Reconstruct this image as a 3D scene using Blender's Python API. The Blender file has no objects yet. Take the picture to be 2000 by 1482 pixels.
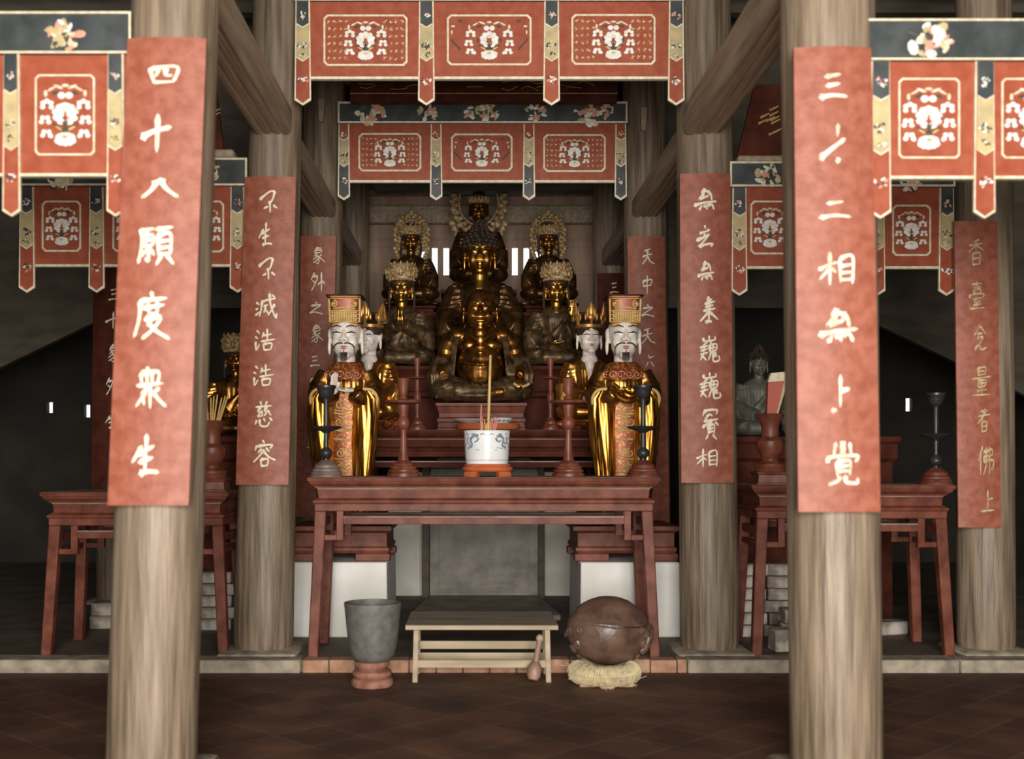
import bpy, bmesh, math, random
from mathutils import Vector, Matrix, Euler, noise
R = random.Random(7)
C = bpy.context.scene
COL = C.collection
PI = math.pi
# ------------------------------------------------------------------ camera
FP, PX0, PY0 = 2300.0, 925.0, 890.0          # focal length and principal point, in pixels of the 2000x1482 frame
CAMX, CAMZ = -0.09, 1.30
cd = bpy.data.cameras.new('camera'); cam = bpy.data.objects.new('camera', cd); COL.objects.link(cam)
cam.location = (CAMX, 0, CAMZ); cam.rotation_euler = (PI/2, 0, 0)
cd.sensor_fit = 'HORIZONTAL'; cd.sensor_width = 36; cd.lens = FP/2000*36
cd.shift_x = (1000-PX0)/2000; cd.shift_y = (PY0-741)/2000
cd.clip_start = 0.05
cd.dof.use_dof = True; cd.dof.focus_distance = 10.0; cd.dof.aperture_fstop = 1.8
C.camera = cam
# ------------------------------------------------------------------ world and light
w = bpy.data.worlds.new('sky'); C.world = w; w.use_nodes = True
bg = w.node_tree.nodes['Background']
bg.inputs[0].default_value = (1.0, 0.985, 0.95, 1); bg.inputs[1].default_value = 1.3
def area(name, loc, rot, sx, sy, power, col):
    l = bpy.data.lights.new(name, 'AREA'); l.shape = 'RECTANGLE'; l.size = sx; l.size_y = sy
    l.energy = power; l.color = col
    o = bpy.data.objects.new(name, l); COL.objects.link(o); o.location = loc; o.rotation_euler = rot
    return o
area('daylight_through_front', (0.3, -3.0, 2.0), (PI/2-0.02, 0, 0), 3.8, 3.4, 1330, (1.0, 0.95, 0.865))
C.view_settings.view_transform = 'Standard'; C.view_settings.look = 'None'
C.view_settings.gamma = 1; C.view_settings.use_curve_mapping = False
C.view_settings.exposure = -0.08
C.cycles.use_denoising = True
C.cycles.max_bounces = 8

# ------------------------------------------------------------------ measuring helpers
def W(px, py, D): return ((px-PX0)*D/FP+CAMX, D, CAMZ-(py-PY0)*D/FP)
def X(px, D): return (px-PX0)*D/FP+CAMX
def Z(py, D): return CAMZ-(py-PY0)*D/FP

# ------------------------------------------------------------------ materials
def mat(name, col, col2=None, rough=0.6, metal=0.0, scale=8.0, bump=0.0, stretch=(1, 1, 1), lo=0.35, hi=0.65, spec=0.5, bscale=None, detail=6):
    m = bpy.data.materials.new(name); m.use_nodes = True
    nt = m.node_tree; b = nt.nodes['Principled BSDF']
    b.inputs['Roughness'].default_value = rough; b.inputs['Metallic'].default_value = metal
    b.inputs['Specular IOR Level'].default_value = spec
    b.inputs['Base Color'].default_value = (*col, 1)
    if col2 is not None or bump:
        tc = nt.nodes.new('ShaderNodeTexCoord'); mp = nt.nodes.new('ShaderNodeMapping')
        mp.inputs['Scale'].default_value = stretch
        nt.links.new(tc.outputs['Object'], mp.inputs['Vector'])
    if col2 is not None:
        n = nt.nodes.new('ShaderNodeTexNoise'); n.inputs['Scale'].default_value = scale; n.inputs['Detail'].default_value = detail
        nt.links.new(mp.outputs[0], n.inputs['Vector'])
        r = nt.nodes.new('ShaderNodeValToRGB')
        r.color_ramp.elements[0].position = lo; r.color_ramp.elements[1].position = hi
        r.color_ramp.elements[0].color = (*col, 1); r.color_ramp.elements[1].color = (*col2, 1)
        nt.links.new(n.outputs[0], r.inputs[0]); nt.links.new(r.outputs[0], b.inputs['Base Color'])
    if bump:
        n2 = nt.nodes.new('ShaderNodeTexNoise'); n2.inputs['Scale'].default_value = bscale or scale*3; n2.inputs['Detail'].default_value = 5
        nt.links.new(mp.outputs[0], n2.inputs['Vector'])
        bp = nt.nodes.new('ShaderNodeBump'); bp.inputs['Strength'].default_value = bump; bp.inputs['Distance'].default_value = 0.01
        nt.links.new(n2.outputs[0], bp.inputs['Height']); nt.links.new(bp.outputs[0], b.inputs['Normal'])
    return m
M = {}
M['wood'] = mat('weathered_wood', (.112, .077, .050), (.310, .238, .168), .46, scale=6, bump=.5, stretch=(4.5, 4.5, .28), spec=.5, detail=10, lo=.30, hi=.68)
M['beam'] = mat('beam_wood', (.27, .20, .135), (.50, .395, .285), .55, scale=5, bump=.5, stretch=(4.5, .28, 4.5), spec=.45, detail=10, lo=.3, hi=.66)
M['darkwood'] = mat('dark_wood', (.055, .043, .03), (.11, .085, .06), .7, scale=4, bump=.3, stretch=(.5, 1, 2))
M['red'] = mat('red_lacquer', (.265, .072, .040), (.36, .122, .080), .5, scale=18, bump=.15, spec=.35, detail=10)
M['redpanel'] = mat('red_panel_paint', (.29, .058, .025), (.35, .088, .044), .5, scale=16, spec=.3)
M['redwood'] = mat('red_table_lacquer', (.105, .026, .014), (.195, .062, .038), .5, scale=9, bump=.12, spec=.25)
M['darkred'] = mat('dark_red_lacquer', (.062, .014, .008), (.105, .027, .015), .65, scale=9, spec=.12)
M['dust'] = mat('dusty_table_top', (.18, .10, .08), (.32, .23, .195), .7, scale=6)
M['cream'] = mat('cream_paint', (.80, .74, .58), (.62, .52, .34), .5, scale=30)
M['white'] = mat('white_petal_paint', (.86, .86, .82), (.70, .66, .60), .55, scale=30)
M['pink'] = mat('pink_paint', (.70, .30, .22), None, .55)
M['goldpaint'] = mat('gold_paint', (.72, .50, .20), (.52, .33, .12), .4, scale=20)
M['tan'] = mat('tan_gold_ground', (.56, .44, .22), (.42, .34, .19), .5, scale=18)
M['fadedink'] = mat('faded_inscription_paint', (.86, .80, .66), (.50, .33, .22), .6, scale=14, detail=8, lo=.40, hi=.68)
M['dullgilt'] = mat('dull_gilt_inscription', (.62, .52, .30), (.34, .24, .12), .5, scale=30)
M['slate'] = mat('slate_blue_lacquer', (.030, .038, .040), (.060, .070, .072), .4, scale=10, spec=.5)
M['leaf'] = mat('dark_green_paint', (.05, .055, .04), None, .6)
M['ink'] = mat('inscription_paint', (.90, .86, .72), (.78, .68, .46), .5, scale=40)
M['gold'] = mat('bright_gilding', (.74, .37, .07), (.26, .085, .016), .34, 1.0, scale=22, lo=.44, hi=.66, bump=.05, stretch=(1, 1, .25))
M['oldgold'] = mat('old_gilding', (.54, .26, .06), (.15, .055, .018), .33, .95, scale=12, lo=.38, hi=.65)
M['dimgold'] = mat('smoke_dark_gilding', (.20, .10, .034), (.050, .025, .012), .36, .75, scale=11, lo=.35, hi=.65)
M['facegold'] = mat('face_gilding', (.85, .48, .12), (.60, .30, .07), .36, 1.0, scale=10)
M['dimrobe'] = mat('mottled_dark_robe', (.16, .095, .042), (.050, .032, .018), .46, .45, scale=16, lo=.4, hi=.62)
M['gildedrobe'] = mat('red_brown_gilt_robe', (.42, .16, .035), (.72, .40, .09), .30, .9, scale=12, lo=.45, hi=.62)
M['robered'] = mat('red_gilt_robe', (.20, .040, .014), (.40, .17, .038), .40, .35, scale=55, lo=.45, hi=.62)
M['hatred'] = mat('red_hat_lacquer', (.30, .055, .024), (.40, .12, .045), .42, .1, scale=20)
M['flamegold'] = mat('flame_gilding', (.62, .33, .09), (.36, .16, .04), .38, .6, scale=30)
M['crown'] = mat('crown_gilding', (.60, .47, .24), (.28, .14, .06), .55, .25, scale=45, lo=.4, hi=.6)
M['whiteface'] = mat('white_face_paint', (.80, .74, .68), (.72, .62, .56), .38, scale=14)
M['black'] = mat('black_paint', (.012, .011, .010), None, .4)
M['hair'] = mat('dark_hair_lacquer', (.022, .014, .010), (.06, .034, .022), .45, scale=20)
M['lips'] = mat('red_lips', (.45, .08, .06), None, .45)
M['iron'] = mat('black_iron', (.018, .018, .020), (.045, .042, .042), .38, .2, scale=12)
M['dustbase'] = mat('dusty_brown_base', (.13, .085, .07), (.22, .17, .15), .6, scale=12)
M['redturn'] = mat('turned_red_lacquer', (.115, .026, .013), (.21, .066, .038), .45, scale=16, stretch=(1, 1, .6))
M['plaster'] = mat('whitewash', (.80, .79, .76), (.66, .64, .60), .8, scale=3, bump=.15)
M['sooty'] = mat('stained_whitewash', (.74, .73, .69), (.55, .50, .42), .8, scale=3, bump=.15)
M['stone'] = mat('grey_stone', (.085, .070, .055), (.205, .178, .15), .5, scale=5, bump=.35, detail=9)
M['platform'] = mat('worn_platform_earth', (.070, .054, .038), (.135, .105, .078), .75, scale=3, bump=.35, detail=9)
M['edge'] = mat('stone_kerb', (.20, .17, .13), (.40, .34, .26), .8, scale=9, bump=.6)
M['clay'] = mat('dark_grey_clay', (.10, .092, .086), (.155, .145, .135), .55, scale=20, bump=.1)
M['terracotta'] = mat('terracotta_stand', (.20, .075, .045), (.34, .165, .115), .75, scale=15, bump=.4)
M['brick'] = mat('edging_brick', (.33, .165, .10), (.48, .29, .19), .85, scale=12, bump=.5)
M['limebrick'] = mat('limewashed_brick', (.20, .165, .135), (.50, .45, .40), .85, scale=7, bump=.5, lo=.42, hi=.62)
M['bench'] = mat('bare_bench_wood', (.33, .255, .165), (.47, .38, .265), .65, scale=6, stretch=(.4, 2, 2), bump=.1)
M['benchtop'] = mat('worn_bench_top', (.22, .185, .145), (.34, .29, .235), .6, scale=6, stretch=(.4, 2, 2), bump=.1)
M['fish'] = mat('brown_lacquered_wood', (.070, .038, .026), (.150, .090, .064), .36, scale=9, bump=.4, detail=9)
M['mallet'] = mat('worn_red_brown_wood', (.20, .105, .07), (.36, .23, .17), .5, scale=8, stretch=(1, 1, .4))
M['straw'] = mat('straw', (.46, .37, .21), (.62, .53, .34), .8, scale=30)
M['porcelain'] = mat('white_porcelain', (.80, .80, .80), (.72, .74, .77), .2, scale=14)
M['blue'] = mat('cobalt_painting', (.13, .17, .24), (.30, .34, .40), .25, scale=30)
M['orangered'] = mat('orange_red_lacquer', (.50, .10, .035), (.56, .16, .06), .4, scale=12)
M['stick'] = mat('incense_stick', (.66, .45, .17), (.55, .35, .12), .7, scale=20)
M['pinkstick'] = mat('pink_incense_stub', (.60, .22, .17), None, .7)
M['wallcol'] = mat('tan_plank_wall', (.34, .215, .155), (.46, .325, .245), .75, scale=3, stretch=(3, 1, .4), bump=.2)  # tan planks, colour lightened to stand in for light scattered from outside
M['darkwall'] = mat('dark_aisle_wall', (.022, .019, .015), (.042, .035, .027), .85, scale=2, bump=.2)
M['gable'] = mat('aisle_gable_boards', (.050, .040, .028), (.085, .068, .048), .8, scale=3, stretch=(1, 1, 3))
M['paper'] = mat('red_paper', (.50, .12, .09), None, .7)
def tile_mat():
    m = bpy.data.materials.new('terracotta_floor_tiles'); m.use_nodes = True; nt = m.node_tree; b = nt.nodes['Principled BSDF']
    tc = nt.nodes.new('ShaderNodeTexCoord'); mp = nt.nodes.new('ShaderNodeMapping'); mp.inputs['Rotation'].default_value = (0, 0, PI/4)
    br = nt.nodes.new('ShaderNodeTexBrick'); br.offset = 0.0
    br.inputs['Color1'].default_value = (.095, .038, .019, 1); br.inputs['Color2'].default_value = (.15, .066, .036, 1)
    br.inputs['Mortar'].default_value = (.20, .135, .095, 1); br.inputs['Scale'].default_value = 3.3
    br.inputs['Mortar Size'].default_value = .012; br.inputs['Brick Width'].default_value = 1; br.inputs['Row Height'].default_value = 1
    nt.links.new(tc.outputs['Object'], mp.inputs[0]); nt.links.new(mp.outputs[0], br.inputs['Vector'])
    n = nt.nodes.new('ShaderNodeTexNoise'); n.inputs['Scale'].default_value = 3.0; n.inputs['Detail'].default_value = 8
    mx = nt.nodes.new('ShaderNodeMix'); mx.data_type = 'RGBA'; mx.blend_type = 'MULTIPLY'; mx.inputs[0].default_value = .8
    rr = nt.nodes.new('ShaderNodeValToRGB'); rr.color_ramp.elements[0].color = (.28, .25, .23, 1); rr.color_ramp.elements[0].position = .35; rr.color_ramp.elements[1].position = .68
    nt.links.new(tc.outputs['Object'], n.inputs['Vector']); nt.links.new(n.outputs[0], rr.inputs[0])
    nt.links.new(br.outputs['Color'], mx.inputs[6]); nt.links.new(rr.outputs[0], mx.inputs[7])
    nt.links.new(mx.outputs[2], b.inputs['Base Color']); b.inputs['Roughness'].default_value = .7
    return m
M['tiles'] = tile_mat()

# ------------------------------------------------------------------ mesh builder
class G:
    def __init__(s): s.v = []; s.f = []; s.m = []
    def add(s, vs, fs, mi=0):
        o = len(s.v); s.v.extend([tuple(p) for p in vs]); s.f.extend([tuple(i+o for i in f) for f in fs]); s.m.extend([mi]*len(fs)); return s
    def box(s, x0, x1, y0, y1, z0, z1, mi=0):
        v = [(x, y, z) for z in (z0, z1) for y in (y0, y1) for x in (x0, x1)]
        return s.add(v, [(0, 2, 3, 1), (4, 5, 7, 6), (0, 1, 5, 4), (2, 6, 7, 3), (0, 4, 6, 2), (1, 3, 7, 5)], mi)
    def hexa(s, bot, top, mi=0):   # bot, top: four points each, same winding
        return s.add(list(bot)+list(top), [(3, 2, 1, 0), (4, 5, 6, 7), (0, 1, 5, 4), (1, 2, 6, 5), (2, 3, 7, 6), (3, 0, 4, 7)], mi)
    def rings(s, rs, mi=0, cap=True, closed=True):
        n = len(rs[0]); v = [p for r in rs for p in r]; f = []
        for k in range(len(rs)-1):
            for i in range(n if closed else n-1):
                j = (i+1) % n; f.append((k*n+i, k*n+j, (k+1)*n+j, (k+1)*n+i))
        if cap:
            f.append(tuple(range(n))[::-1]); f.append(tuple((len(rs)-1)*n+i for i in range(n)))
        return s.add(v, f, mi)
    def lathe(s, prof, c=(0, 0, 0), n=32, mi=0, sx=1, sy=1, cap=True):
        return s.rings([[(c[0]+r*sx*math.cos(2*PI*i/n), c[1]+r*sy*math.sin(2*PI*i/n), c[2]+z) for i in range(n)] for r, z in prof], mi, cap)
    def rectstack(s, lv, mi=0):    # lv: (z, x0, x1, y0, y1)
        return s.rings([[(x0, y0, z), (x1, y0, z), (x1, y1, z), (x0, y1, z)] for z, x0, x1, y0, y1 in lv], mi)
    def tube(s, pts, r, n=8, mi=0, flat=1.0):
        pts = [Vector(p) for p in pts]; m = len(pts)
        rad = r if isinstance(r, (list, tuple)) else [r]*m
        t0 = (pts[1]-pts[0]).normalized(); up = Vector((0, 0, 1)) if abs(t0.z) < .9 else Vector((0, 1, 0))
        u = t0.cross(up).normalized(); rs = []
        for i in range(m):
            t = (pts[min(i+1, m-1)]-pts[max(i-1, 0)]).normalized()
            u = (u-t*u.dot(t)).normalized(); b = t.cross(u)
            rs.append([pts[i]+(u*math.cos(2*PI*k/n)+b*math.sin(2*PI*k/n)*flat)*rad[i] for k in range(n)])
        return s.rings(rs, mi)
    def ell(s, c, r, mi=0, rot=None, nu=16, nv=10):
        c = Vector(c); mt = Euler(rot).to_matrix() if rot else None; rs = []
        for k in range(1, nv):
            a = -PI/2+PI*k/nv; ring = []
            for i in range(nu):
                p = Vector((r[0]*math.cos(a)*math.cos(2*PI*i/nu), r[1]*math.cos(a)*math.sin(2*PI*i/nu), r[2]*math.sin(a)))
                ring.append(c+(mt @ p if mt else p))
            rs.append(ring)
        o = len(s.v); s.rings(rs, mi, cap=False); n = nu
        b = Vector((0, 0, -r[2])); t = Vector((0, 0, r[2]))
        if mt: b = mt @ b; t = mt @ t
        s.v.append(tuple(c+b)); s.v.append(tuple(c+t)); ib = len(s.v)-2; it = ib+1; L = o+(nv-2)*nu
        for i in range(nu):
            j = (i+1) % nu
            s.f.append((ib, o+j, o+i)); s.f.append((it, L+i, L+j)); s.m += [mi, mi]
        return s
    def poly(s, pts, y0, y1, mi=0):    # prism of an (x,z) outline between y0 (front) and y1
        n = len(pts); v = [(x, y0, z) for x, z in pts]+[(x, y1, z) for x, z in pts]
        return s.add(v, [tuple(range(n)), tuple(range(2*n-1, n-1, -1))]+[(i, i+n, (i+1) % n+n, (i+1) % n) for i in range(n)], mi)
    def dome(s, x, z, rx, rz, y, h, mi=0, a=0.0, n=12):   # low raised petal standing on the plane y, towards -y
        ca, sa = math.cos(a), math.sin(a); v = []
        for q, (k, hh) in enumerate(((1, 0), (.82, .75), (.4, 1))):
            for i in range(n):
                ex, ez = rx*k*math.cos(2*PI*i/n), rz*k*math.sin(2*PI*i/n)
                v.append((x+ex*ca-ez*sa, y-h*hh, z+ex*sa+ez*ca))
        f = [(k*n+i, k*n+(i+1) % n, (k+1)*n+(i+1) % n, (k+1)*n+i) for k in range(2) for i in range(n)]
        f.append(tuple(2*n+i for i in range(n)))
        return s.add(v, f, mi)
    def frame(s, x0, x1, z0, z1, t, y0, y1, mi=0, cut=0.0):   # a raised outline, corners cut
        def o(d):
            c = max(cut-d*.4, 0.0005)
            return [(x0+d+c, z0+d), (x1-d-c, z0+d), (x1-d, z0+d+c), (x1-d, z1-d-c), (x1-d-c, z1-d), (x0+d+c, z1-d), (x0+d, z1-d-c), (x0+d, z0+d+c)]
        a, b = o(0), o(t); n = 8
        v = [(x, y0, z) for x, z in a]+[(x, y0, z) for x, z in b]+[(x, y1, z) for x, z in a]+[(x, y1, z) for x, z in b]
        f = []
        for i in range(n):
            j = (i+1) % n
            f += [(i, j, n+j, n+i), (2*n+i, 2*n+j, j, i), (n+i, n+j, 3*n+j, 3*n+i)]
        return s.add(v, f, mi)
    def mesh(s, name):
        me = bpy.data.meshes.new(name); me.from_pydata(s.v, [], s.f)
        me.polygons.foreach_set('material_index', s.m)
        bm = bmesh.new(); bm.from_mesh(me); bmesh.ops.recalc_face_normals(bm, faces=bm.faces[:]); bm.to_mesh(me); bm.free()
        return me
    def build(s, name, mats, parent=None, sharp=38, loc=(0, 0, 0), bevel=0.0, remesh=0.0, smooth=0):
        me = s.mesh(name)
        for m in (mats if isinstance(mats, (list, tuple)) else [mats]): me.materials.append(M[m] if isinstance(m, str) else m)
        o = bpy.data.objects.new(name, me); COL.objects.link(o); o.location = loc
        if remesh:
            md = o.modifiers.new('remesh', 'REMESH'); md.mode = 'VOXEL'; md.voxel_size = remesh; md.use_smooth_shade = True
            if smooth: sm = o.modifiers.new('smooth', 'SMOOTH'); sm.iterations = smooth; sm.factor = .5
            dg = bpy.context.evaluated_depsgraph_get(); new = bpy.data.meshes.new_from_object(o.evaluated_get(dg))
            o.modifiers.clear(); o.data = new; bpy.data.meshes.remove(me); new.name = name; me = new
            me.polygons.foreach_set('use_smooth', [True]*len(me.polygons))
        else:
            me.polygons.foreach_set('use_smooth', [True]*len(me.polygons))
            me.set_sharp_from_angle(angle=math.radians(sharp))
        if bevel:
            bv = o.modifiers.new('bevel', 'BEVEL'); bv.width = bevel; bv.segments = 2; bv.limit_method = 'ANGLE'; bv.angle_limit = math.radians(40)
            bv.harden_normals = False
        if parent: o.parent = parent
        return o
def tag(o, label, cat, group=None):
    o['label'] = label; o['category'] = cat
    if group: o['group'] = group
    return o
def thing(name, label, cat, loc=(0, 0, 0), group=None, rz=0.0):
    o = bpy.data.objects.new(name, None); COL.objects.link(o); o.empty_display_size = .1
    o.location = loc; o.rotation_euler = (0, 0, rz)
    return tag(o, label, cat, group)
def struct(o): o['kind'] = 'structure'; return o
def dup(root, loc, label, group=None, rz=None):
    def cp(o, par):
        c = o.copy(); COL.objects.link(c)
        if par: c.parent = par
        for ch in list(o.children): cp(ch, c)
        return c
    r = cp(root, None); r.location = loc; r['label'] = label
    if group: r['group'] = group
    if rz is not None: r.rotation_euler = (0, 0, rz)
    return r
def crom(pts, k=5):
    P = [Vector((*p, 0)) if len(p) == 2 else Vector(p) for p in pts]; out = []
    for i in range(len(P)-1):
        a = P[max(i-1, 0)]; b = P[i]; c = P[i+1]; d = P[min(i+2, len(P)-1)]
        for j in range(k):
            t = j/k
            out.append(.5*((2*b)+(c-a)*t+(2*a-5*b+4*c-d)*t*t+(3*b-a-3*c+d)*t**3))
    out.append(P[-1]); return out
def spiral(g, c, r, turns=1.6, th=.004, mi=0, flip=1, a0=0.0, n=22, plane='xz', k=1.0):
    pts = []
    for i in range(n):
        t = i/(n-1); rr = r*(1-.85*t); a = a0+flip*2*PI*turns*t
        pts.append((c[0]+rr*math.cos(a), c[1], c[2]+rr*math.sin(a)*k))
    g.tube(pts, [th*(1-.4*i/(n-1)) for i in range(n)], 6, mi)

# ------------------------------------------------------------------ room shell
g = G(); g.box(-6.0, 6.0, -5.0, 7.49, -.175, -.075); struct(g.build('floor', 'tiles'))
g = G(); g.box(-6.0, 6.0, 7.50, 14.7, -.175, 0.0); struct(g.build('platform', 'platform'))
g = G()   # kerb of the raised platform, long stones
xs = [-6, -4.6, -3.3, -2.2, -1.18]
for a, b in zip(xs, xs[1:]): g.box(a, b-.008, 7.46, 7.66, -.09, .004+R.uniform(0, .006))
xs = [1.27, 2.1, 3.0, 4.2, 6]
for a, b in zip(xs, xs[1:]): g.box(a, b-.008, 7.46, 7.66, -.09, .004+R.uniform(0, .006))
struct(g.build('trim_1', 'edge', bevel=.012))
g = G(); x = -1.175
while x < 1.26:      # brick edging in the middle bay
    g.box(x, min(x+.163, 1.262), 7.47, 7.60, -.085, .003+R.uniform(0, .005)); x += .17
struct(g.build('trim_2', 'brick', bevel=.006))
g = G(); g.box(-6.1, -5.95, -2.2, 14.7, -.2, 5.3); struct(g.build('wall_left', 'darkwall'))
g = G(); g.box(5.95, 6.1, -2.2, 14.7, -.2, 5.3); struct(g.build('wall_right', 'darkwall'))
def holed(g, x0, x1, z0, z1, holes, y0, y1):
    xs = sorted({x0, x1, *[h[0] for h in holes], *[h[1] for h in holes]}); zs = sorted({z0, z1, *[h[2] for h in holes], *[h[3] for h in holes]})
    for i in range(len(xs)-1):
        for k in range(len(zs)-1):
            cx, cz = (xs[i]+xs[i+1])/2, (zs[k]+zs[k+1])/2
            if any(h[0] < cx < h[1] and h[2] < cz < h[3] for h in holes): continue
            g.box(xs[i], xs[i+1], y0, y1, zs[k], zs[k+1])
YB = 14.40
sl = [(X(91, YB), X(103, YB), Z(806, YB), Z(785, YB)), (X(164, YB), X(176, YB), Z(815, YB), Z(790, YB)), (X(1769, YB), X(1782, YB), Z(803, YB), Z(777, YB))]
slots = [(X(849+22.4*k, YB)-.036, X(849+22.4*k, YB)+.036, Z(537, YB), Z(483, YB)) for k in range(-1, 10)]
xc0, xc1 = -1.45, 1.65
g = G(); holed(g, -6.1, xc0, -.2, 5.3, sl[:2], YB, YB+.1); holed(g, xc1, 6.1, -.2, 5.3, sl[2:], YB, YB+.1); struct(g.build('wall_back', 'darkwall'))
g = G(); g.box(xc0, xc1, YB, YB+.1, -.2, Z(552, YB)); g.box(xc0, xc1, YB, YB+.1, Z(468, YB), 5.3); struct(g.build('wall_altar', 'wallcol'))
g = G(); holed(g, xc0, xc1, Z(552, YB), Z(468, YB), slots, YB+.01, YB+.07); struct(g.build('window_1', 'wallcol', bevel=.004))
g = G(); g.box(-6.1, -2.3, -2.2, -2.05, -.2, 5.3); g.box(2.7, 6.1, -2.2, -2.05, -.2, 5.3); g.box(-2.3, 2.7, -2.2, -2.05, 3.8, 5.3); struct(g.build('wall_front_blocker', 'darkwall'))  # unseen front wall, added to narrow the opening that lets sky light in
g = G(); g.box(-6.1, 6.1, -2.2, 14.7, 5.25, 5.35)
for k in range(14): g.box(-6.0, 6.0, 5.6+k*.65, 5.72+k*.65, 5.12, 5.25)
struct(g.build('ceiling', 'darkwood'))
g = G()   # rails of the altar back wall
g.box(xc0, xc1, YB-.16, YB, Z(440, YB), Z(405, YB)); g.box(xc0, xc1, YB-.1, YB, Z(384, YB), Z(372, YB))
struct(g.build('trim_3', 'beam', bevel=.02))
g = G(); YG = 10.9
for s in (-1, 1):   # boarded gables over the side aisles, sloping down to the outer walls
    g.poly([(s*1.62, 2.72), (s*3.3, 2.72), (s*5.95, 1.45), (s*5.95, 5.25), (s*1.62, 5.25)], YG, YG+.05)
    g.poly([(s*1.62, 2.66), (s*3.3, 2.66), (s*5.95, 1.39), (s*5.95, 1.51), (s*3.3, 2.78), (s*1.62, 2.78)], YG-.08, YG)
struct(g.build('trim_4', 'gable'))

# ------------------------------------------------------------------ columns and beams
def column(label, D, bot, top, zb, plinth=True, hid=False):
    # bot, top: (py, px centre, half width in px) measured along the shaft
    s = D/FP
    def at(z):
        py = PY0-(z-CAMZ)/s; t = (py-bot[0])/(top[0]-bot[0])
        return X(bot[1]+(top[1]-bot[1])*t, D), (bot[2]+(top[2]-bot[2])*t)*s
    x0, r0 = at(zb)
    o = thing('wooden_column', label, 'column', (x0, D, zb), 'timber columns of the hall')
    zs = [zb+.0+(.03 if plinth else 0)+i*(5.2-zb)/18 for i in range(19)]; zs[-1] = 5.24
    rs = []
    n = 40
    for i, z in enumerate(zs):
        x, r = at(z)
        if i == 0: r *= .965
        rs.append([(x-x0+r*math.cos(2*PI*k/n)*(1+.006*noise.noise(Vector((math.cos(2*PI*k/n)*2, math.sin(2*PI*k/n)*2, z*.7+D)))), r*math.sin(2*PI*k/n), z-zb) for k in range(n)])
        if i == 0:
            x, r = at(z+.05)
            rs.append([(x-x0+r*math.cos(2*PI*k/n), r*math.sin(2*PI*k/n), z+.05-zb) for k in range(n)])
    g = G(); g.rings(rs); g.build('shaft', 'wood', o)
    if plinth:
        g = G(); a = r0*1.28; g.rectstack([(-.04, -a, a, -a, a), (.012, -a, a, -a, a), (.030, -a*.86, a*.86, -a*.86, a*.86)])
        g.build('stone_base', 'edge', o, bevel=.012)
    return o, at
D1, D2, D3, D4 = 5.1, 7.86, 10.55, 13.2
cols = {}
cols['FL'] = column('thick weathered column at front left behind the inscription ending 衆生', D1, (1400, 299, 86.5), (80, 341, 83.5), -.075)
cols['FR'] = column('thick weathered column at front right behind the worn inscription starting 三', D1, (1400, 1632, 87.5), (90, 1616, 89), -.075)
cols['ML'] = column('second column on the left beside the long table, its board starting 不生', D2, (1265, 514, 58.5), (300, 537, 51), 0)
cols['MR'] = column('second column on the right between the wooden drum and the side table', D2, (1265, 1386, 57), (300, 1376, 54), 0)
cols['BL'] = column('third column on the left, behind the white faced standing statue', D3, (1000, 618, 43), (430, 629, 41), 0)
cols['BR'] = column('third column on the right, its red board starting 天中', D3, (1000, 1266, 43), (430, 1260, 42), 0)
cols['AL'] = column('dark rearmost column left of the altar statues', D4, (900, 688, 33), (400, 690, 32), 0)
cols['AR'] = column('dark rearmost column right of the altar statues', D4, (900, 1192, 33), (400, 1190, 32), 0)
cols['OR'] = column('outer side aisle column at the far right edge of the hall', D2, (1265, 1926, 54), (300, 1922, 52), 0)
cols['OL'] = column('outer side aisle column at far left, half hidden by the front column', D3, (1200, 232, 43), (300, 240, 42), 0)

def beam(label, x0, x1, z0, z1, y0, y1, grooves=True):
    o = thing('wooden_beam', label, 'beam', ((x0+x1)/2, y0, z0), 'timber beams between the columns')
    w, h, L = (x1-x0)/2, z1-z0, y1-y0
    prof = []
    def ang(cx, cz, r, a0, a1, n=5):
        for i in range(n+1):
            a = a0+(a1-a0)*i/n; prof.append((cx+r*math.cos(a), cz+r*math.sin(a)))
    r = .045
    ang(w-r, h-r, r, 0, PI/2); ang(-w+r, h-r, r, PI/2, PI); ang(-w+r, r, r, PI, 1.5*PI)
    if grooves:
        for c in (-w*.42, w*.05, w*.5):
            prof += [(c-.014, 0), (c-.008, .012), (c+.008, .012), (c+.014, 0)]
    ang(w-r, r, r, 1.5*PI, 2*PI)
    g = G(); g.rings([[(x, 0, z) for x, z in prof], [(x, L, z) for x, z in prof]]); g.build('timber', 'beam', o, sharp=30)
    return o
for s, nm in ((-1, 'left'), (1, 'right')):
    a, b = sorted((s*1.535, s*1.28))
    beam('grooved ceiling beam running back from the front %s column to the second one' % nm, a, b, 3.40, 3.60, D1+.14, D2-.16)
    a, b = sorted((s*1.535, s*1.31))
    beam('grooved beam between the second and third columns on the %s' % nm, a, b, 3.40, 3.58, D2+.14, D3-.14)
    a, b = sorted((s*1.56, s*1.33))
    beam('dark beam between the third and rearmost columns on the %s' % nm, a, b, 3.40, 3.60, D3+.14, D4-.1)
def crossbeam(label, xa, xb, D, py0, py1, dep=.2, m='beam'):
    o = thing('wooden_beam', label, 'beam', ((xa+xb)/2, D, Z(py1, D)), 'timber beams between the columns')
    g = G(); h = Z(py0, D)-Z(py1, D); L = (xb-xa)/2; g.box(-L, L, 0, dep, 0, h); g.build('timber', m, o, bevel=.02)
    return o
crossbeam('low lintel beam over the right side aisle, above its small frieze', 1.66, 3.10, 7.80, 302, 317)
crossbeam('low lintel beam over the left side aisle, above its small frieze', -3.2, -1.68, 7.80, 290, 308)
crossbeam('heavy cross beam high between the third columns above the painted lintel', -1.30, 1.22, 10.5, 60, 150, .25)
crossbeam('dark cross beam over the altar between the rearmost columns', -1.2, 1.38, 13.15, 330, 372, .2, 'darkwood')
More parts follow.
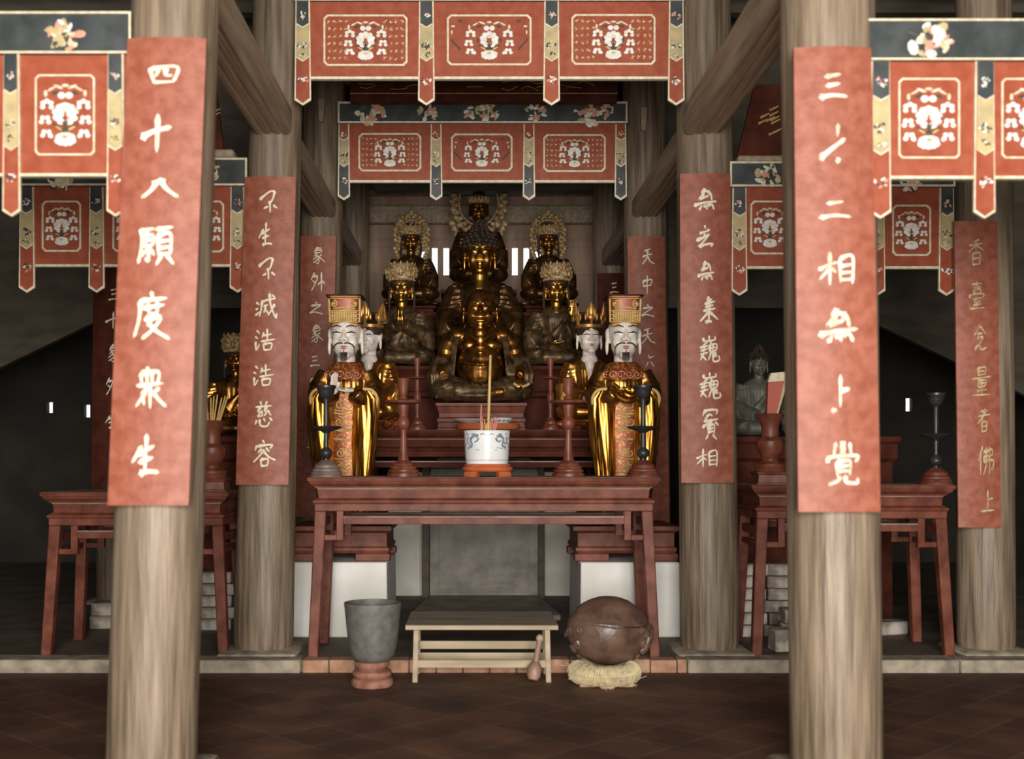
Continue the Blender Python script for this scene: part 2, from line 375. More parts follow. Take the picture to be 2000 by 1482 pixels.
for px, py, nm in ((628, 215, 'left'), (1258, 232, 'right')):
    o = tag(G().poly([(-.022, -.10), (.012, -.10), (.03, .10), (-.03, .10)], 0, .05).build('wooden_wedge', 'bench', None, loc=W(px, py, D3-.235)), 'pale wooden wedge driven into the third %s column beside the lower frieze' % nm, 'wedge', 'wedges in the third columns')

# ------------------------------------------------------------------ calligraphy: brush strokes on a 100 x 100 grid, y down
CH = {
'不': '4 42 30 24 62 6 86 6/86 6 74 40 58 62/56 50 60 78 60 98/46 74 26 82/78 68 98 80',
'生': '56 0 54 40/40 28 10 66/28 48 78 26/52 44 50 88/32 66 74 54/34 94 60 88 92 90',
'滅': '8 40 22 48/6 66 16 62/4 88 24 74/30 38 60 30 94 24/34 38 30 66 22 92/42 54 60 48/50 56 42 78/48 66 62 80/68 6 70 40 82 74 96 98 98 80/90 46 76 68 60 88/80 12 92 22',
'浩': '14 10 26 22/6 36 18 44/8 58 10 92 26 68/46 18 38 40/42 32 84 24/62 4 62 52/34 56 98 46/44 66 48 94/44 68 82 64 78 90/48 92 78 90',
'慈': '34 0 40 16/66 0 58 16/12 22 90 16/36 22 22 38 34 42 20 58/40 36 46 58/66 20 54 36 66 40 52 56/70 34 86 54/22 58 42 56/16 74 8 90/30 70 36 94 66 96 78 80/50 66 58 78/80 64 92 76',
'容': '44 0 52 10/18 20 12 38/20 22 82 16 74 30/38 32 24 46/58 28 72 42/50 34 30 58 4 82/48 40 70 62 98 74/36 70 38 98/36 72 66 70 62 96/38 96 62 94',
'無': '48 4 34 18 60 10/44 24 22 44 64 28/60 14 72 24 76 44/2 66 40 56 96 50/24 82 34 66/44 72 52 64 56 80/60 66 76 62 86 80',
'去': '48 4 52 16/68 20 58 30/22 36 40 32 76 22/48 38 44 52/4 66 40 54 72 40 34 78 14 92/20 94 50 84 92 80 82 92',
'来': '52 0 44 14 66 8/30 26 82 16/34 38 74 30/54 8 52 66 50 98/24 52 86 42/50 56 6 92/56 56 98 84/34 96 50 88 66 94',
'巍': '50 0 50 16/24 8 28 20 76 14 76 2/40 24 22 36/8 44 46 36/26 36 26 62/12 56 42 48/10 70 44 62/24 64 10 90/18 74 38 92/60 22 54 30/52 34 56 58 82 52 84 30 52 34/54 46 82 42/68 32 68 54/60 58 46 92/70 56 68 84 74 96 98 90 96 74/82 62 76 76 88 74',
'寶': '16 10 12 24/16 12 40 6 90 6 82 18/30 28 46 20 62 24/16 42 94 34/26 30 22 44/8 60 40 48 62 44/56 34 50 52/78 44 96 54/36 56 40 84/36 58 72 52 70 82/40 66 68 62/40 76 68 72/38 86 26 98/64 84 86 98',
'相': '4 54 24 42 50 32/32 4 32 98/32 50 6 82/36 50 48 62/58 22 60 92/58 22 92 14 92 94/60 44 90 38/60 64 90 60/60 84 90 82',
'象': '48 0 28 18/40 10 68 6 60 20/28 22 26 38/28 22 74 18 72 32/28 36 72 32/46 38 22 54/40 46 58 70 50 96 34 88/44 56 14 74/52 70 16 92/76 44 58 56/58 58 98 86',
'外': '30 2 8 40/24 22 50 20 36 56 10 94/20 42 34 54/76 0 76 98/78 42 98 58/56 62 74 46',
'之': '46 0 58 10/16 30 82 22 34 64 6 86/10 90 40 80 98 96',
'三': '26 20 72 12/30 50 70 42/8 88 48 80 94 84',
'界': '24 6 26 42/24 8 72 2 70 38/26 24 70 20/26 40 70 36/48 6 48 38/46 42 8 74/50 42 98 66/36 62 22 98/62 58 62 98',
'獨': '36 2 10 26/20 14 34 50 26 94 14 86/30 44 6 68/50 12 52 32/50 12 92 6 90 28/64 10 64 30/78 8 78 28/52 32 90 28/56 38 44 54/52 46 92 42 90 92 78 86/54 56 56 74 76 70 76 54 54 56/66 46 66 88/50 90 78 84',
'尊': '32 0 40 12/68 0 58 12/10 20 90 14/24 28 26 60/24 28 78 24 76 58/44 18 38 44/58 18 60 44 72 44/26 46 76 42/26 58 76 54/6 72 96 66/64 62 64 98 52 92/32 78 42 90',
'天': '22 12 64 0/8 48 50 36 80 30/46 10 40 54 6 94/46 46 66 76 98 90',
'中': '14 30 22 62/14 32 86 22 76 56/22 58 78 52/50 0 50 100',
'六': '40 0 46 24/46 24 92 10/36 54 10 92/62 50 92 88',
'四': '10 20 24 84/10 22 94 12 82 80/38 24 28 56/60 20 60 50 78 50/22 82 82 78',
'十': '4 62 40 46 96 34/56 4 52 98',
'八': '42 14 30 50 2 88/52 4 66 46 98 84',
'願': '6 14 46 8/14 14 12 50 2 92/30 18 22 26/20 28 20 50 42 46 42 24 20 28/20 38 42 34/30 50 30 86 22 80/20 62 12 76/38 60 46 72/52 10 96 4/72 8 64 24/56 24 58 72/56 26 90 20 90 70/58 40 88 36/58 56 88 52/58 72 90 68/66 74 52 96/80 72 98 94',
'度': '50 0 54 10/18 18 90 12/20 18 16 56 2 94/26 34 84 26/42 24 44 48/66 20 66 44/44 48 66 44/32 58 74 52 54 78 24 98/40 62 60 80 98 98',
'衆': '46 0 40 12/24 14 28 42/24 14 76 10 74 38/42 14 44 40/58 12 58 38/14 44 88 38/46 48 26 64/52 44 52 98/40 60 10 94/30 66 34 90/78 50 62 62/60 58 78 78 98 94',
'二': '28 24 72 16/6 82 50 72 96 78',
'worn十': '4 82 40 62 96 34/70 0 68 26/66 88 78 84',
'上': '48 4 48 84/50 44 88 38/10 96 30 94',
'覺': '30 4 24 30/44 2 56 12/56 2 42 14/44 16 56 26/56 16 42 28/70 4 74 30/10 46 12 36 92 32 86 46/32 48 34 78/32 48 70 44 70 76/34 58 70 54/34 68 70 66/42 80 34 90 10 98/58 78 60 92 92 94 92 84',
'香': '66 0 34 10/14 22 88 14/50 8 50 44/48 22 8 48/52 22 96 40/30 52 32 96/30 54 72 50 70 94/32 72 70 68/32 94 70 92',
'臺': '50 0 50 16/20 10 80 6/30 22 72 18/34 30 36 44 68 40 66 26 34 30/12 58 14 48 88 44 84 56/26 64 78 58/50 58 34 76 70 70/30 86 76 80/52 74 52 96/8 98 94 94',
'念': '50 2 12 40/50 6 92 36/34 36 66 32/30 52 70 46 44 72/12 92 40 76 60 92 96 84',
'量': '30 2 32 28/30 4 70 0 68 26/32 16 68 12/32 28 68 24/2 42 98 32/30 46 32 70/30 48 70 44 68 66/32 58 68 54/32 70 68 66/50 46 50 94/26 82 76 78/6 98 96 94',
'者': '30 10 80 4/56 0 40 50/14 30 94 22/70 8 10 62/36 56 38 96/36 58 70 54 68 92/38 74 68 70/38 94 68 92',
'佛': '28 0 6 50/18 28 18 98/36 18 86 10 84 32/38 34 84 30/38 34 36 56/36 54 92 48 88 80 78 74/52 4 50 62 34 98/70 0 70 98',
'土': '54 4 54 92/54 44 90 38/10 96 98 90',
}
def brush(g, key, cx, cz, wd, ht, ysurf, lw=10.5, mi=0, th=.0022):
    """writes one character as slightly raised brush strokes; ysurf(x) is the board's front face"""
    ns = CH[key].count('/')+1; lw = lw*(1.75 if ns <= 3 else 1.45 if ns <= 8 else 1.15)
    for si, st in enumerate(CH[key].split('/')):
        q = list(map(float, st.split())); pts = list(zip(q[::2], q[1::2]))
        P = crom(pts, 5); n = len(P); L = []; Rr = []
        for i, p in enumerate(P):
            t = (P[min(i+1, n-1)]-P[max(i-1, 0)]); t.normalize(); nx, ny = -t.y, t.x
            u = i/(n-1); w_ = lw*.5*(.75+.45*math.exp(-((u-.08)/.12)**2)-.30*u+.18*math.exp(-((u-.93)/.06)**2))
            if i in (0, n-1): w_ *= .45
            L.append((p.x+nx*w_, p.y+ny*w_)); Rr.append((p.x-nx*w_, p.y-ny*w_))
        a = P[0]-(P[1]-P[0]).normalized()*lw*.25; b = P[-1]+(P[-1]-P[-2]).normalized()*lw*.2
        L = [(a.x, a.y)]+L+[(b.x, b.y)]; Rr = [(a.x+.01, a.y+.01)]+Rr+[(b.x+.01, b.y+.01)]
        def wp(p, lift):
            x = cx+(p[0]/100-.5)*wd; return (x, ysurf(x)-lift, cz-(p[1]/100-.5)*ht)
        m = len(L); lift = th+si*.00007
        v = [wp(p, lift) for p in L]+[wp(p, lift) for p in Rr]+[wp(p, -.001) for p in L]+[wp(p, -.001) for p in Rr]
        f = []
        for i in range(m-1):
            f += [(i, i+1, m+i+1, m+i), (2*m+i, 2*m+i+1, i+1, i), (m+i, m+i+1, 3*m+i+1, 3*m+i)]
        g.add(v, f, mi)
def board(label, D, top, bot, chars, matname='red', curve=.9, lw=10.5, ink='ink'):
    """top/bot: (py, x left, x right); chars: (key, px, py, width px, height px)"""
    s = D/FP; cxb = X((bot[1]+bot[2])/2, D); zb = Z(bot[0], D); cxt = X((top[1]+top[2])/2, D); H = Z(top[0], D)-zb
    wb, wt = (bot[2]-bot[1])*s/2, (top[2]-top[1])*s/2
    o = thing('couplet_board', label, 'inscribed board', (cxb, D, zb), 'red couplet boards on the columns')
    shift = cxt-cxb; nu, nv = 16, 10; th = .018
    yf = lambda u: curve*(u*wb)**2
    g = G(); rows = []
    for k in range(nv+1):
        t = k/nv; hw = wb+(wt-wb)*t; cx = shift*t
        rows.append([(cx+hw*(-1+2*i/nu), yf(-1+2*i/nu), H*t) for i in range(nu+1)]+[(cx+hw*(1-2*i/nu), yf(1-2*i/nu)+th, H*t) for i in range(nu+1)])
    g.rings(rows); bd = g.build('board', matname, o, sharp=50)
    for key, px, py, cw, chh in chars:
        z = Z(py, D)-zb; t = z/H; cx = X(px, D)-cxb; cen = shift*t
        g = G(); brush(g, key, cx, z, cw*s, chh*s, lambda x, cen=cen: curve*(x-cen)**2, lw)
        g.build('character', ink, bd, sharp=30)
    return o
FBD = D1-.235
board('red couplet board on the front left column, reading 四十八願度衆生', FBD, (72, 246, 401), (987, 207, 366), [
    ('四', 318, 147, 64, 44), ('十', 305, 260, 62, 74), ('八', 312, 369, 72, 44), ('願', 304, 480, 72, 80), ('度', 296, 617, 72, 92), ('衆', 292, 758, 66, 80), ('生', 283, 890, 62, 80)], curve=.7, lw=13)
board('red couplet board on the front right column with worn white characters starting 三', FBD, (90, 1553, 1705), (1000, 1562, 1723), [
    ('三', 1627, 168, 62, 60), ('worn十', 1626, 284, 52, 80), ('二', 1631, 410, 66, 48), ('相', 1634, 524, 74, 66), ('無', 1638, 642, 78, 80), ('上', 1642, 768, 44, 74), ('覺', 1646, 905, 68, 86)], curve=.7, lw=12, ink='fadedink')
MBD = D2-.235
board('red couplet board on the second left column, reading 不生不滅浩浩慈容', MBD, (344, 477, 577), (947, 459, 562), [
    ('不', 524, 393, 36, 44), ('生', 518, 458, 32, 46), ('不', 521, 524, 34, 44), ('滅', 519, 596, 44, 52), ('浩', 517, 664, 42, 46), ('浩', 514, 733, 42, 46), ('慈', 515, 809, 40, 50), ('容', 516, 886, 46, 52)], curve=.8)
board('red couplet board on the second right column, reading 無去無来巍巍寶相', MBD, (338, 1329, 1428), (943, 1332, 1434), [
    ('無', 1378, 393, 46, 52), ('去', 1377, 462, 36, 46), ('無', 1379, 532, 34, 46), ('来', 1384, 606, 38, 52), ('巍', 1385, 682, 42, 52), ('巍', 1386, 754, 44, 52), ('寶', 1387, 828, 36, 62), ('相', 1381, 894, 44, 38)], curve=.8)
TBD = D3-.235
board('darker red board on the third left column, starting 象外之象', TBD, (461, 587, 656), (1010, 577, 645), [
    ('象', 621, 499, 28, 34), ('外', 620, 551, 30, 38), ('之', 617, 602, 28, 24), ('象', 618, 652, 28, 36), ('三', 615, 705, 22, 26), ('界', 613, 756, 24, 36), ('獨', 608, 812, 20, 28), ('尊', 607, 866, 18, 36)], 'red', curve=.8, lw=9.5)
board('darker red board on the third right column, starting 天中之天', TBD, (461, 1226, 1299), (1024, 1232, 1308), [
    ('天', 1266, 502, 26, 32), ('中', 1264, 556, 24, 36), ('之', 1265, 607, 28, 24), ('天', 1266, 657, 28, 32), ('六', 1269, 706, 20, 26)], 'red', curve=.8, lw=9.5)
board('dim red board on the outer right column whose top character is 香', MBD, (431, 1866, 1950), (1030, 1874, 1958), [
    ('香', 1906, 494, 34, 52), ('臺', 1908, 577, 34, 54), ('念', 1914, 660, 28, 54), ('量', 1917, 745, 38, 56), ('者', 1921, 822, 30, 46), ('佛', 1926, 900, 34, 56), ('土', 1928, 978, 30, 44)], 'red', curve=.8, lw=8.5, ink='dullgilt')
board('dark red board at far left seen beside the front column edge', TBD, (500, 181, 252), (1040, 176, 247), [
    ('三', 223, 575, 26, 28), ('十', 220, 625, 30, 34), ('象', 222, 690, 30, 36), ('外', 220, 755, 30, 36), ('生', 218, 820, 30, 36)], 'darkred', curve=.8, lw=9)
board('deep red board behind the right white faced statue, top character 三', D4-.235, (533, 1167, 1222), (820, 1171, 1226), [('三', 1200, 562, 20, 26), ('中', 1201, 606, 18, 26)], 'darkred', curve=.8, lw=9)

# ------------------------------------------------------------------ painted friezes
def posy(g, cx, cz, r, y, rnd, n=9, mats=(0, 1, 2)):     # a small painted spray of flowers and leaves
    for i in range(n):
        a = rnd.uniform(0, 2*PI); d = r*.85*math.sqrt(rnd.random())
        m = rnd.choice(mats); q = r*rnd.uniform(.16, .36)
        g.dome(cx+d*math.cos(a), cz+d*math.sin(a)*.8, q, q*rnd.uniform(.35, .8), y, .002+rnd.random()*.002, m, rnd.uniform(0, PI), 8)
def cartouche_art(g, cx, cz, hw, hh, y, kind, rnd):
    """white lotus spray in a red cartouche. materials 0 cream 1 white 2 leaf 3 gold 4 red"""
    d = min(hh, hw*1.16); sx = hw*.84 if kind == 'narrow' else d*.86 if kind == 'text' else d*1.02; e = hh*.86
    def pt(x, z): return cx+x*sx, cz+z*e
    def arc(x, z, rx, rz, a0, a1, n, pr, m=1):
        X_, Z_ = pt(x, z)
        for i in range(n):
            a = math.radians(a0+(a1-a0)*i/(n-1))
            g.dome(X_+rx*math.cos(a), Z_+rz*math.sin(a), pr, pr*.9, y-.0003*i, .0035, m, 0, 10)
    def dot(x, z, rx, rz, m=1, a=0.0, lift=0.0):
        X_, Z_ = pt(x, z); g.dome(X_, Z_, rx*d, rz*d, y-lift, .003, m, a, 10)
    arc(0, .03, .30*d, .26*d, -62, 242, 9, .120*d)                 # large lotus, open below
    dot(0, .26, .24, .12, 1, 0, .001); dot(-.21, .08, .12, .17, 1, .2, .001); dot(.21, .08, .12, .17, 1, -.2, .001); dot(0, .16, .10, .075, 0, 0, .0045)
    dot(0, -.30, .05, .12, 2, 0, .003); dot(-.07, -.24, .03, .10, 2, .5, .003); dot(.07, -.24, .03, .10, 2, -.5, .003)
    arc(0, .60, .12*d, .03*d, 180, 0, 2, .125*d)                    # bud pair above
    for q in (-1, 1):
        arc(q*.78, .30, .15*d, .13*d, -25, 205, 5, .088*d)
        arc(q*.86, -.16, .125*d, .11*d, -25, 205, 4, .085*d)
        arc(q*.80, -.58, .125*d, .10*d, -20, 200, 4, .085*d)
        dot(q*.62, -.62, .07, .09, 1, -q*.6)
        dot(q*.30, .86, .16, .045, 0, q*.35); dot(q*.58, .80, .15, .04, 0, -q*.5); dot(q*.84, .66, .055, .11, 0)
        dot(q*.42, .68, .12, .05, 2, -q*.3)
        dot(q*.26, -.40, .15, .035, 3, q*.55); dot(q*.36, -.30, .14, .03, 2, q*.2); dot(q*.48, .0, .05, .10, 2)
        if kind == 'wide':
            for k in range(4): g.dome(cx+q*hw*(.93-.06*k), cz-hh*(.02+.11*k), .09*d, .045*d, y, .0025, 2, q*.9, 8)
            g.dome(cx+q*hw*.90, cz+hh*.60, .09*d, .05*d, y, .003, 0, 0, 8); g.dome(cx+q*hw*.72, cz+hh*.82, .12*d, .05*d, y, .003, 2, q*.3, 8); g.dome(cx+q*hw*.93, cz+hh*.34, .04*d, .10*d, y, .003, 0, 0, 8)
    dot(0, .90, .12, .05, 0); dot(0, -.44, .15, .07, 2)
    arc(0, -.74, .24*d, .10*d, 200, 340, 5, .12*d); dot(0, -.66, .32, .15); dot(-.30 if kind == 'narrow' else -.26, -.66, .10, .08); dot(.30 if kind == 'narrow' else .26, -.66, .10, .08); dot(0, -.66, .09, .05, 3, 0, .004)
    if kind == 'text':          # columns of tiny brush marks either side, too small to read
        for s in (-1, 1):
            for c in range(4):
                x = cx+s*(hw*.92-c*hw*.145)
                for r in range(6):
                    z = cz+hh*(.80-.31*r); q = hh*.085
                    for k in range(4):
                        dx, dz = rnd.uniform(-q, q)*.6, rnd.uniform(-q, q)*.6
                        g.dome(x+dx, z+dz, q*.75, q*.2, y, .0018, rnd.choice((0, 3, 3)), rnd.choice((0.1, 1.5, .7, -.6)), 6)
def frieze(label, D, band, panel, ribs, rw, rsplit, carts, kinds, posies, seed, segs=('slate', 'tan', 'redpanel'), tilt=0.0):
    """band=(x0,x1,y0,y1) or None; panel=(x0,x1,y0,y1); ribs=list of px centres; rsplit=(y top, y1, y2, y tip) ; carts=list of (x0,x1,y0,y1)"""
    s = D/FP; rnd = random.Random(seed)
    cx0 = X((panel[0]+panel[1])/2, D); zb = Z(panel[3], D)
    o = thing('hanging_frieze', label, 'painted frieze', (cx0, D, zb), 'painted friezes hung between the columns')
    lx = lambda px: X(px, D)-cx0
    lz = lambda py: Z(py, D)-zb
    g = G(); g.box(lx(panel[0]), lx(panel[1]), 0, .03, 0, lz(panel[2]))
    g.box(lx(panel[0]), lx(panel[1]), -.008, .032, -.004, 4.2*s, 1)
    g.build('panel', ['redpanel', 'cream'], o, bevel=.002)
    if band:
        g = G(); x0, x1, z0, z1 = lx(band[0]), lx(band[1]), lz(band[3]), lz(band[2])
        g.box(x0, x1, -.02, .035, z0, z1, 0); g.frame(x0, x1, z0, z1, 4.0*s, -.028, -.019, 1)
        for px, py, rr in posies: posy(g, lx(px), lz(py), rr*s*1.2, -.021, rnd, 26, (2, 3, 4, 1, 5))
        g.build('header_band', ['slate', 'cream', 'white', 'pink', 'tan', 'leaf'], o, sharp=30)
    yt, y1, y2, y3 = rsplit
    for c in ribs:
        g = G(); hw, t = rw/2, 2.6*s
        def outline(ya, yb, ha, hb, tip, notch=True):
            a, b = lz(ya), lz(yb-tip); pts = [(lx(c)-ha*s, a), (lx(c)-hb*s, b), (lx(c), b-tip*s), (lx(c)+hb*s, b), (lx(c)+ha*s, a)]
            return pts[::-1]
        g.poly(outline(yt, y3, hw, hw*1.16, rw*.36), -.016, .0, 3)                   # cream ground
        g.poly(outline(yt+.5, y3-4.4, hw-2.6, hw*1.16-2.8, rw*.36), -.019, -.016, 2)     # lowest field
        g.poly(outline(yt+.5, y2, hw-2.6, hw*1.08-2.7, rw*.30), -.0225, -.019, 3)
        g.poly(outline(yt+.5, y2-3, hw-2.6, hw*1.08-2.7, rw*.30), -.0235, -.0225, 1)
        g.poly(outline(yt+.5, y1, hw-2.6, hw*1.03-2.7, rw*.26), -.0265, -.0235, 3)
        g.poly(outline(yt+.5, y1-3, hw-2.6, hw*1.03-2.7, rw*.26), -.0275, -.0265, 0)
        posy(g, lx(c), lz((yt+y1)/2+3), rw*.36*s, -.0275, rnd, 9, (4, 5, 4))
        posy(g, lx(c), lz((y1+y2)/2), rw*.40*s, -.0235, rnd, 13, (6, 4, 6, 3)); posy(g, lx(c), lz(y1+(y2-y1)*.78), rw*.30*s, -.0235, rnd, 7, (6, 6, 4))
        posy(g, lx(c), lz(y2+(y3-y2)*.42), rw*.42*s, -.019, rnd, 13, (4, 4, 5, 6))
        g.build('ribbon', [segs[0], segs[1], segs[2], 'cream', 'white', 'pink', 'leaf'], o, sharp=30)
    for (x0, x1, y0, y1_), kd in zip(carts, kinds):
        g = G(); a, b, z0, z1 = lx(x0), lx(x1), lz(y1_), lz(y0)
        g.frame(a, b, z0, z1, 3.6*s, -.006, .001, 0, 7*s)
        cartouche_art(g, (a+b)/2, (z0+z1)/2, (b-a)/2-4*s, (z1-z0)/2-4*s, -.0006, kd, rnd)
        g.build('cartouche', ['cream', 'white', 'leaf', 'goldpaint', 'redpanel'], o, sharp=30)
    return o
frieze('topmost centre red frieze with three flowered cartouches, cut by the frame top', 7.60, (576, 1336, -46, 4), (578, 1334, 2, 154), [592, 833, 1077, 1320], 28, (3, 58, 123, 207),
       [(632, 796, 29, 129), (873, 1038, 29, 128), (1116, 1280, 28, 127)], ('text', 'wide', 'text'), [], 1)
frieze('lower centre frieze with dark flowered header, right above the gilt statues', 10.24, (660, 1225, 200, 242), (667, 1217, 241, 356), [672, 852, 1033, 1212], 21, (243, 277, 328, 392),
       [(700, 823, 260, 335), (881, 1001, 261, 335), (1061, 1183, 262, 336)], ('text', 'wide', 'text'), [(726, 221, 26), (835, 222, 18), (921, 222, 14), (955, 220, 20), (1048, 220, 20), (1150, 222, 26), (1180, 216, 18)], 2, ('redpanel', 'tan', 'slate'))
frieze('near blurred red frieze at upper left, in front of the side aisle', 4.98, (-560, 259, 27, 108), (-555, 256, 107, 343), [228, 25, -178, -381], 30, (108, 188, 297, 424),
       [(69, 186, 146, 304), (-134, -18, 146, 304), (-337, -221, 146, 304)], ('narrow',)*3, [(128, 72, 34)], 3)
frieze('near blurred red frieze at upper right, in front of the side aisle', 4.98, (1680, 2500, 41, 121), (1702, 2495, 119, 348), [1717, 1920, 2122, 2324], 36, (122, 201, 306, 428),
       [(1754, 1874, 153, 310), (1955, 2076, 153, 310), (2160, 2280, 153, 310)], ('narrow',)*3, [(1816, 85, 40)], 4)
frieze('farther red frieze at left, passing behind the front column', 7.745, (28, 484, 310, 364), (38, 478, 363, 520), [465, 328, 190, 54], 27, (366, 420, 488, 572),
       [(361, 438, 392, 493), (220, 297, 392, 492), (82, 159, 392, 492)], ('narrow',)*3, [(408, 338, 22), (120, 352, 24)], 5)
frieze('farther red frieze at right, above the vase and side table', 7.745, (1424, 1863, 317, 366), (1430, 1860, 365, 524), [1443, 1577, 1712, 1847], 27, (368, 425, 491, 578),
       [(1465, 1543, 392, 497), (1603, 1680, 392, 497), (1742, 1818, 400, 500)], ('narrow',)*3, [(1500, 344, 22), (1775, 358, 18)], 6)

# painted lintel and side name boards
D = 10.0; x0, x1 = X(684, D), X(1206, D)
o = thing('painted_lintel', 'dark red lintel with faint gold lines between the two centre friezes', 'lintel', ((x0+x1)/2, D, Z(198, D)))
g = G(); L = (x1-x0)/2; h = Z(150, D)-Z(198, D); g.box(-L, L, 0, .08, 0, h); g.box(-L, L, -.012, .0, h*.30, h*.33, 1)
rnd = random.Random(5)
for i in range(16):
    a = rnd.uniform(-L*.95, L*.8); z = rnd.uniform(h*.5, h*.85); p = [(a, -.001, z), (a+.06, -.001, z+rnd.uniform(-.02, .02)), (a+.14, -.001, z+rnd.uniform(-.02, .02))]
    g.tube(crom(p, 3), .003, 5, 1)
g.build('board', ['darkred', 'goldpaint'], o)
def name_board(label, px, pts_, D, strokes):
    cx, zb = X(px, D), Z(302, 7.80) if px > 900 else Z(290, 7.80)
    o = thing('name_board', label, 'sign board', (cx, D, zb), 'dark red name boards over the side aisles')
    q = [(X(a, D)-cx, max(0, Z(b, D)-zb)) for a, b in pts_]
    g = G(); g.poly(q, 0, .04); g.build('board', 'darkred', o)
    rnd = random.Random(px)
    for a, b in strokes:
        x, z = X(a, D)-cx, Z(b, D)-zb
        for k in range(5):
            ex, ez = rnd.uniform(-.05, .05), rnd.uniform(-.06, .06)
            g = G(); g.tube([(x+ex, -.002, z+ez), (x+ex+.06, -.002, z+ez+.03)], [.008, .004], 5); g.build('gilt_stroke', 'goldpaint', o)
name_board('dark red name board with gilt marks above the right aisle lintel', 1560, [(1440, 311), (1474, 165), (1690, 165), (1700, 311)], 7.86, [(1490, 225), (1502, 250), (1560, 230), (1580, 250), (1640, 235)])
name_board('dark red name board above the left aisle lintel, mostly behind the column', 330, [(437, 305), (420, 165), (220, 165), (205, 305)], 7.86, [(400, 225), (330, 235), (260, 235)])

# ------------------------------------------------------------------ altar tables
def altar_table(label, cx, y0, w, d, h, m='redwood', group='red lacquered altar tables', splay=.04, leg=.075):
    o = thing('altar_table', label, 'altar table', (cx, y0+d/2, 0 if h > 0 else 0), group)
    a, b = w/2, d/2
    def lv(z, i): return (z, -a+i, a-i, -b+i, b-i)
    g = G()
    g.rectstack([lv(h-.022, .004), lv(h-.004, 0), lv(h, .003)])
    g.rectstack([lv(h+.0005, .006), lv(h+.0035, .010)], 1)
    g.build('tabletop', [m, 'dust'], o, sharp=20)
    g = G(); g.rectstack([lv(h-.066, .046), lv(h-.058, .046), lv(h-.050, .030), lv(h-.036, .016), lv(h-.024, .012)]); g.build('cornice', m, o, sharp=25)
    g = G(); g.rectstack([lv(h-.132, .070), lv(h-.066, .064)]); g.box(-a+.060, a-.060, -b+.058, -b+.066, h-.075, h-.068, 1); g.build('waist', [m, 'dust'], o, sharp=25)
    g = G(); g.rectstack([lv(h-.168, .040), lv(h-.158, .034), lv(h-.148, .036), lv(h-.138, .055), lv(h-.132, .062)])
    g.build('shoulder_moulding', m, o, sharp=25)
    i = .044
    g = G(); t = .05
    for s in (-1, 1):
        g.box(-a+i, a-i, *sorted((s*(b-i), s*(b-i-t))), h-.216, h-.168)
        g.box(*sorted((s*(a-i), s*(a-i-t))), -b+i+t, b-i-t, h-.216, h-.168)
    g.build('apron_rail', m, o, bevel=.004)
    z1, z2 = h-.252, h-.302
    def foot(z): return i-(i-(i-splay))*(h-.216-z)/(h-.216)      # inset of the leg's outer faces at height z
    for sx in (-1, 1):
        for sy in (-1, 1):
            g = G(); T = []
            for z, wd in ((0, leg*.88), (h-.216, leg)):
                f = foot(z); x1, y1 = sx*(a-f), sy*(b-f); x0, yy = sx*(a-f-wd), sy*(b-f-wd)
                T.append([(x0, yy, z), (x1, yy, z), (x1, y1, z), (x0, y1, z)])
            g.rings(T); g.build('leg', m, o, bevel=.008)
    f1 = .185
    for s in (-1, 1):      # long stretchers with square frets at the corners
        g = G(); f = foot((z1+z2)/2); ya, yb = sorted((s*(b-f-.012), s*(b-f-.055)))
        g.box(-a+f1+.044, a-f1-.044, ya+.002, yb-.002, z2, z1); g.box(-a+f1+.045, a-f1-.045, ya-.003, yb+.003, z1-.008, z1+.004, 1)
        g.build('stretcher', [m, 'dust'], o, bevel=.003)
        for q in (-1, 1):
            g = G(); xa, xb = q*(a-f1-.045), q*(a-f1); g.box(*sorted((xa, xb)), ya, yb, h-.405, h-.216)
            g.box(*sorted((xb+q*.0005, q*(a-f-leg*.7))), ya+.001, yb-.001, h-.405, h-.370)
            g.build('fret_bracket', m, o, bevel=.003)
        g = G(); xa, xb = sorted((s*(a-f-.012), s*(a-f-.05))); g.box(xa, xb, -b+f+leg*.8, b-f-leg*.8, z2-.02, z1-.02)
        g.box(xa, xb, -b+f+leg*.8, b-f-leg*.8, z2-.10, z1-.115)
        g.build('side_stretcher', m, o, bevel=.003)
    return o
D = 7.6
HT = Z(933, D)
altar_table('long red altar table in the centre carrying the blue and white censer', X(945, D), 7.58, 690*D/FP, .62, HT)
altar_table('red side table at right carrying the single red vase', (X(1467, 7.66)+X(1866, 7.66))/2, 7.64, X(1866, 7.66)-X(1467, 7.66), .64, Z(948, 7.66))
altar_table('red side table at left, cut across by the front column', (X(78, 7.68)+X(448, 7.68))/2, 7.66, X(446, 7.68)-X(78, 7.68), .70, Z(962, 7.68))
D = 9.5
altar_table('higher dark red altar behind the long table, under the laughing figure', X(943, D), 9.48, 560*D/FP, 1.05, Z(840, D), m='darkred', splay=.0)

# stepped back altars
def step_altar(label, x0, x1, y0, y1, zb, zt, base, ov=.05):
    o = thing('altar_tier', label, 'altar tier', ((x0+x1)/2, (y0+y1)/2, 0), 'stepped altars behind the tables')
    a, b = (x1-x0)/2, (y1-y0)/2
    def lv(z, i): return (z, -a+i, a-i, -b+i, b-i)
    if zb > .02:
        g = G(); g.rectstack([lv(0, .01), lv(zb, .0)]); g.build('masonry_base', base, o, bevel=.01)
    g = G(); H = zt-zb
    g.rectstack([lv(zb, .03), lv(zt-.30, .03), lv(zt-.28, .0), lv(zt-.245, .0), lv(zt-.235, .035), lv(zt-.085, .035), lv(zt-.06, .02), lv(zt-.03, -.01), lv(zt, -.01)])
    g.build('wooden_top', 'darkred', o, sharp=20)
    return o
step_altar('third altar tier, whitewashed below and red wood above, behind the grey stone slab', X(757, 10.88), X(1128, 10.88), 10.90, 11.85, 1.15, Z(714, 10.88), 'sooty')
